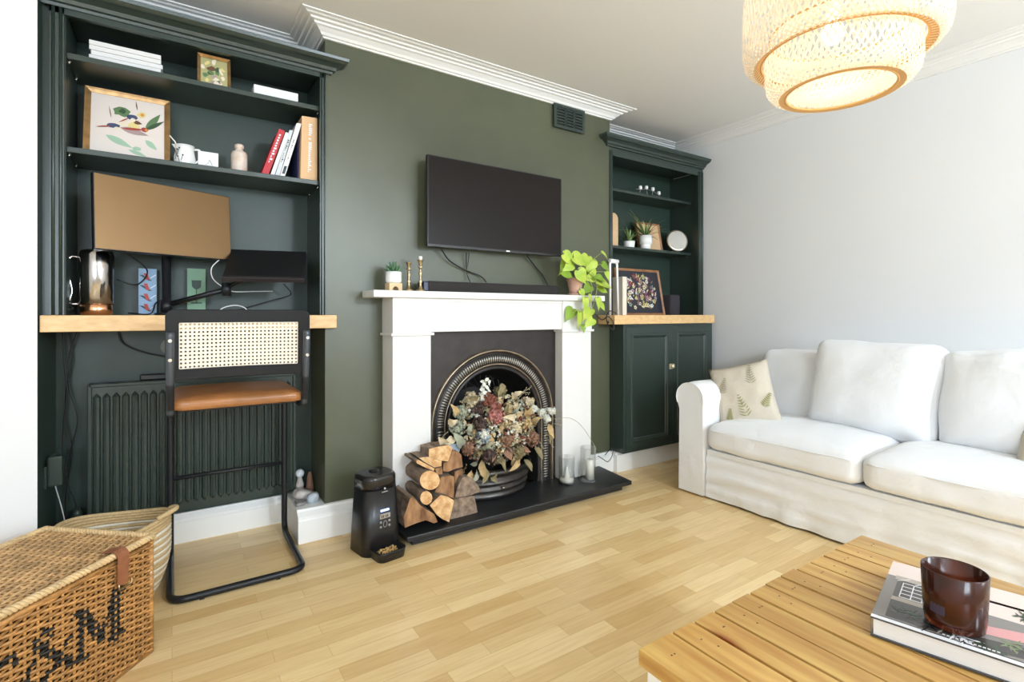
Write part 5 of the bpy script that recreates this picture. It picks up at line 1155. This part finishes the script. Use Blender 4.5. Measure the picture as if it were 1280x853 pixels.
# ------------------------------------------------------------------ coffee table
ct = thing('coffee_table', 'low slatted pine coffee table with white base in front of the sofa', 'table', (1.19, .17, 0))
TX0, TX1, TY0, TY1, TZ = .720, 1.615, -.35, .662, .45
pine = mat('varnished_pine', srgb(208, 170, 100), .38, col2=srgb(176, 128, 66), vs=5, stretch=(9, .8, 9), coat=.15, detail=7)
nt = pine.node_tree; N = nt.nodes; L = nt.links; vo = N.new('ShaderNodeTexVoronoi'); vo.inputs['Scale'].default_value = 4.2; tc = N.new('ShaderNodeTexCoord'); mp = N.new('ShaderNodeMapping'); mp.inputs['Scale'].default_value = (2.4, .8, 1)
L.new(tc.outputs['Object'], mp.inputs[0]); L.new(mp.outputs[0], vo.inputs['Vector']); mr = N.new('ShaderNodeMapRange'); mr.inputs[1].default_value = .05; mr.inputs[2].default_value = .16; L.new(vo.outputs['Distance'], mr.inputs[0])
mx_ = N.new('ShaderNodeMix'); mx_.data_type = 'RGBA'; mx_.inputs[6].default_value = srgb(140, 78, 32)+(1,); bb_ = N['Principled BSDF']; src = bb_.inputs['Base Color'].links[0].from_socket
L.new(mr.outputs[0], mx_.inputs[0]); L.new(src, mx_.inputs[7]); L.new(mx_.outputs[2], bb_.inputs['Base Color'])
wds = [.098]+[.0645]*11+[.098]; tot = sum(wds)+.004*12; sc_ = (TX1-TX0-.006*12)/sum(wds); x = TX0; rt_ = random.Random(6); gv = []
NAIL = mat('dark_nail', (.10, .05, .03), .5)
for i, w_ in enumerate(wds):
    w_ *= sc_; dz = rt_.uniform(-.0012, .0012); m = MB()
    m.box(x, x+w_, TY0, TY1+rt_.uniform(-.003, .002), TZ-.030+dz, TZ+dz)
    for yy in (TY1-.045, TY1-.075 if i % 2 else TY1-.045, .20): nx_ = x+w_*rt_.uniform(.3, .7); m.lathe([(.0022, -.001), (.0022, .0005), (0, .0006)], (nx_, yy, TZ+dz), 8, 1)
    mm_ = pine.copy(); n_ = mm_.node_tree.nodes
    for q_ in n_:
        if q_.type == 'MAPPING': q_.inputs['Location'].default_value = (i*3.1, i*1.7, i)
        if q_.type == 'MIX' and not q_.inputs[6].is_linked and not q_.inputs[7].is_linked:
            f_ = rt_.uniform(.82, 1.08)
            for k_ in (6, 7): q_.inputs[k_].default_value = tuple(min(1, c_*f_) for c_ in q_.inputs[k_].default_value[:3])+(1,)
    obj('board', m, [mm_, NAIL], ct, bevel=.001)
    x += w_+.006
fr_ = MB().box(TX0+.008, TX1-.008, TY1-.05, TY1-.012, TZ-.10, TZ-.023).box(TX0+.008, TX1-.008, TY0+.012, TY0+.05, TZ-.10, TZ-.023).box(TX0+.008, TX0+.046, TY0+.05, TY1-.05, TZ-.10, TZ-.023).box(TX1-.046, TX1-.008, TY0+.05, TY1-.05, TZ-.10, TZ-.023)
obj('apron', fr_, TRIMW, ct, bevel=.002)
for x in (TX0+.012, TX1-.082):
    for y in (TY0+.016, TY1-.086): obj('leg', MB().box(x, x+.07, y, y+.07, 0, TZ-.10), TRIMW, ct, bevel=.004)
# book on the table
bz = TZ+.0025; bth = .037; o = V((1.120, .443, bz)); e1 = V((.973, .229, 0)).normalized(); e2 = V((.229, -.973, 0)).normalized(); bl_, bw_ = .30, .36
bkx = M(((e1.x, e2.x, 0, o.x), (e1.y, e2.y, 0, o.y), (0, 0, 1, o.z), (0, 0, 0, 1)))
cf = thing('coffee_table_book', 'thick hardback book with photographic garden cover lying on the slatted table under the amber glass', 'book', tuple(o))
COVG = mat('cover_grey', srgb(120, 115, 112), .22, coat=.3); 
obj('cover', MB().box(0, bl_, 0, bw_, 0, .003).box(0, bl_, 0, bw_, bth-.003, bth).box(0, .0-.0+.0005, 0, 0.0005, 0, bth).box(bl_-.003, bl_, 0, bw_, 0, bth).xf(bkx), mat('cover_board', srgb(70, 72, 76), .3, coat=.2), cf, bevel=.001)
obj('page_block', MB().box(.004, bl_-.004, .004, bw_-.004, .003, bth-.003).xf(bkx), PAPER, cf)
cols = [srgb(128, 122, 118), srgb(226, 208, 200), srgb(70, 66, 64), srgb(232, 232, 236), srgb(212, 150, 150), srgb(60, 78, 62), srgb(170, 160, 150), srgb(120, 130, 95), srgb(40, 40, 46)]
CM = [mat('cover_print_%d' % i if False else 'cover_print', c, .22, coat=.3) for i, c in enumerate(cols)]
m = MB(); r = random.Random(21)
def cq(x0, x1, y0, y1, mi, dz): m.add([(x0, y0, bth+dz), (x1, y0, bth+dz), (x1, y1, bth+dz), (x0, y1, bth+dz)], [(0, 1, 2, 3)], mi)
cq(.0, bl_, 0, bw_, 0, .0002); cq(.22, bl_, 0, bw_, 1, .0003); cq(.16, .23, .16, bw_, 1, .0003)
cq(.0, .012, 0, bw_, 3, .00035)
m.add([(.02, .02, bth+.0004), (.20, .02, bth+.0004), (.235, .10, bth+.0004), (.02, .12, bth+.0004)], [(0, 1, 2, 3)], 2)
# glazed garden room frame
for i in range(5): cq(.12+.018*i, .121+.018*i+.0018, .030, .085, 3, .0006)
for i in range(4): cq(.12, .195, .030+.018*i, .0318+.018*i, 3, .0006)
for i in range(5): m.add([(.196, .02+.03*i, bth+.0006), (.199, .02+.03*i, bth+.0006), (.222, .04+.03*i, bth+.0006), (.219, .04+.03*i, bth+.0006)], [(0, 1, 2, 3)], 3)
cq(.205, .225, .015, .12, 6, .00045); cq(.10, .118, .02, .16, 6, .0005); m.add([(.06, .10, bth+.0005), (.09, .10, bth+.0005), (.17, .36, bth+.0005), (.12, .36, bth+.0005)], [(0, 1, 2, 3)], 4)
m.add([(.02, .14, bth+.0005), (.05, .13, bth+.0005), (.10, .36, bth+.0005), (.04, .36, bth+.0005)], [(0, 1, 2, 3)], 2)
def fl(x, y, l, a, mi, dz):
    dx, dy = cos(a)*l, math.sin(a)*l; nx, ny = -math.sin(a)*.0022, cos(a)*.0022
    m.add([(x, y, bth+dz), (x+dx*.5+nx, y+dy*.5+ny, bth+dz), (x+dx, y+dy, bth+dz), (x+dx*.5-nx, y+dy*.5-ny, bth+dz)], [(0, 1, 2, 3)], mi)
for cx_, cy_, mi in ((.06, .05, 5), (.04, .08, 8), (.05, .11, 6), (.03, .17, 5), (.06, .20, 7), (.04, .26, 6), (.07, .30, 7), (.10, .24, 5), (.14, .30, 7), (.19, .22, 5), (.21, .27, 8), (.08, .14, 8), (.17, .33, 6), (.025, .13, 3), (.05, .24, 8)):
    for k in range(26): a = r.random()*2*pi; fl(cx_+r.uniform(-.01, .01), cy_+r.uniform(-.01, .01), r.uniform(.012, .030), a, mi if k % 4 else 2, .0006+.00002*k)
cq(.012, .0145, .01, bw_, 8, .0007)
# row of small white title letters near the edge
for k in range(13): cq(.018, .022, .105+.006*k, .109+.006*k, 3, .0012)
obj('cover_picture', m.xf(bkx), CM, cf, merge=False)
gx, gy, gz = 1.217, .3435, bz+bth+.0008
AMB = mat('amber_glass', (.20, .040, .012), .16, trans=.85, ior=1.45, coat=.1, spec=.35)
gl = thing('amber_glass', 'dark amber glass candle tumbler standing on the coffee table book', 'candle jar', (gx, gy, gz))
obj('tumbler', MB().lathe([(0, 0), (.038, 0), (.044, .004), (.0465, .02), (.050, .103), (.0485, .1045), (.047, .103), (.0435, .022), (.040, .012), (0, .011)], (gx, gy, gz), 48), AMB, gl)
obj('wax', MB().lathe([(0, .0115), (.0395, .0118), (.0425, .024), (.0432, .036), (.03, .038), (0, .037)], (gx, gy, gz), 32), mat('amber_wax', (.55, .14, .04), .5), gl)
obj('label', MB().add([(gx+.0476*cos(R(a)), gy+.0476*sin(R(a)), gz+z) for z in (.030, .060) for a in range(150, 186, 6)], [(k, k+1, k+7, k+6) for k in range(5)], 0, True), mat('dark_label', srgb(60, 50, 70), .5), gl)
# ------------------------------------------------------------------ pendant lamp
lx, ly = 1.622, .722
la = thing('pendant_lamp', 'large tiered pendant lampshade of woven pale bamboo with a lit bulb', 'lamp', (lx, ly, 1.715))
BAM = bpy.data.materials.new('bamboo_strip'); BAM.use_nodes = True; nt = BAM.node_tree; N = nt.nodes; L = nt.links; pb = N['Principled BSDF']
pb.inputs['Base Color'].default_value = srgb(247, 232, 206)+(1,); pb.inputs['Roughness'].default_value = .5
tl_ = N.new('ShaderNodeBsdfTranslucent'); tl_.inputs[0].default_value = srgb(254, 244, 226)+(1,); ms = N.new('ShaderNodeMixShader'); ms.inputs[0].default_value = .45
L.new(pb.outputs[0], ms.inputs[1]); L.new(tl_.outputs[0], ms.inputs[2]); L.new(ms.outputs[0], N['Material Output'].inputs[0])
HOOP = mat('bamboo_hoop', srgb(222, 175, 108), .45)
def tier(name, prof, n, turn, w, mi_=0):
    """two families of thin strips running diagonally over a body of revolution"""
    m = MB(); K = len(prof)-1
    for fam in (1, -1):
        for k in range(n):
            a0 = 2*pi*k/n; vs = []
            for j, (r, z) in enumerate(prof):
                f = j/K; a = a0+fam*turn*f; rr = r+fam*.0012; hw_a = w/2/max(r, .02)
                vs += [(lx+rr*cos(a-hw_a), ly+rr*sin(a-hw_a), z), (lx+rr*cos(a+hw_a), ly+rr*sin(a+hw_a), z)]
            m.add(vs, [(2*j, 2*j+1, 2*j+3, 2*j+2) for j in range(K)], 0, True)
    return obj(name, m, BAM, la, merge=False)
def hoop(name, r, z, t): obj(name, MB().tube([(lx+r*cos(2*pi*k/64), ly+r*sin(2*pi*k/64), z) for k in range(64)], t, 8, closed=True), HOOP, la)
tier('outer_shade', [(.205, 1.828), (.224, 1.818), (.240, 1.822), (.252, 1.838), (.257, 1.862), (.258, 1.93), (.256, 2.02), (.246, 2.06), (.22, 2.085), (.17, 2.105), (.10, 2.12)], 88, .85, .0058)
tier('lower_shade', [(.140, 1.722), (.158, 1.720), (.178, 1.730), (.190, 1.746), (.195, 1.77), (.195, 1.82), (.190, 1.86), (.180, 1.90)], 66, .85, .0058)
obj('rim_band', MB().lathe([(.206, 1.8275), (.216, 1.822), (.226, 1.8185)], (lx, ly, 0), 64), HOOP, la); obj('bottom_band', MB().lathe([(.139, 1.7205), (.148, 1.719), (.157, 1.7185)], (lx, ly, 0), 64), HOOP, la)
hoop('bottom_hoop', .139, 1.722, .0038); hoop('lower_hoop', .182, 1.90, .003); hoop('rim_hoop', .206, 1.829, .0045); hoop('top_hoop', .10, 2.12, .004)
m = MB()
for fam in (0, 1):
    for k in range(-11, 12):
        o_ = k*.0120; hl = math.sqrt(max(0, .1365**2-o_**2)); ang = R(35)+fam*pi/2; c_, s_ = cos(ang), sin(ang)
        for sgn in (1,):
            q_ = [(-hl, o_-.0028), (hl, o_-.0028), (hl, o_+.0028), (-hl, o_+.0028)]
            m.add([(lx+a*c_-b*s_, ly+a*s_+b*c_, 1.728+fam*.0012) for a, b in q_], [(0, 1, 2, 3)])
BAM2 = BAM.copy(); [setattr(n_.inputs[0], 'default_value', .8) for n_ in BAM2.node_tree.nodes if n_.type == 'MIX_SHADER']
obj('bottom_disc', m, BAM2, la, merge=False)
lb = V((1.60, .730, 1.885))
obj('bulb', MB().lathe([(0, -.030), (.016, -.026), (.027, -.012), (.030, .002), (.026, .018), (.015, .036), (.013, .05), (0, .05)], tuple(lb), 24), mat('lit_bulb', (1, .93, .82), .4, emit=24), la)
obj('bulb_holder', MB().lathe([(0, .05), (.018, .05), (.02, .10), (.008, .11), (0, .11)], tuple(lb), 20), CERAM, la)
obj('flex', MB().tube([(lb.x, lb.y, lb.z+.11), (lx, ly, ZC)], .003, 6), CERAM, la)
obj('ceiling_rose', MB().lathe([(0, -.03), (.045, -.025), (.05, 0), (0, 0)], (lx, ly, ZC), 24), CERAM, la)
pl_ = bpy.data.lights.new('pendant_bulb', 'POINT'); pl_.energy = BULB; pl_.color = (1, .92, .80); pl_.shadow_soft_size = .032
po = bpy.data.objects.new('pendant_bulb', pl_); COL.objects.link(po); po.location = tuple(lb-V((0, 0, .045)))
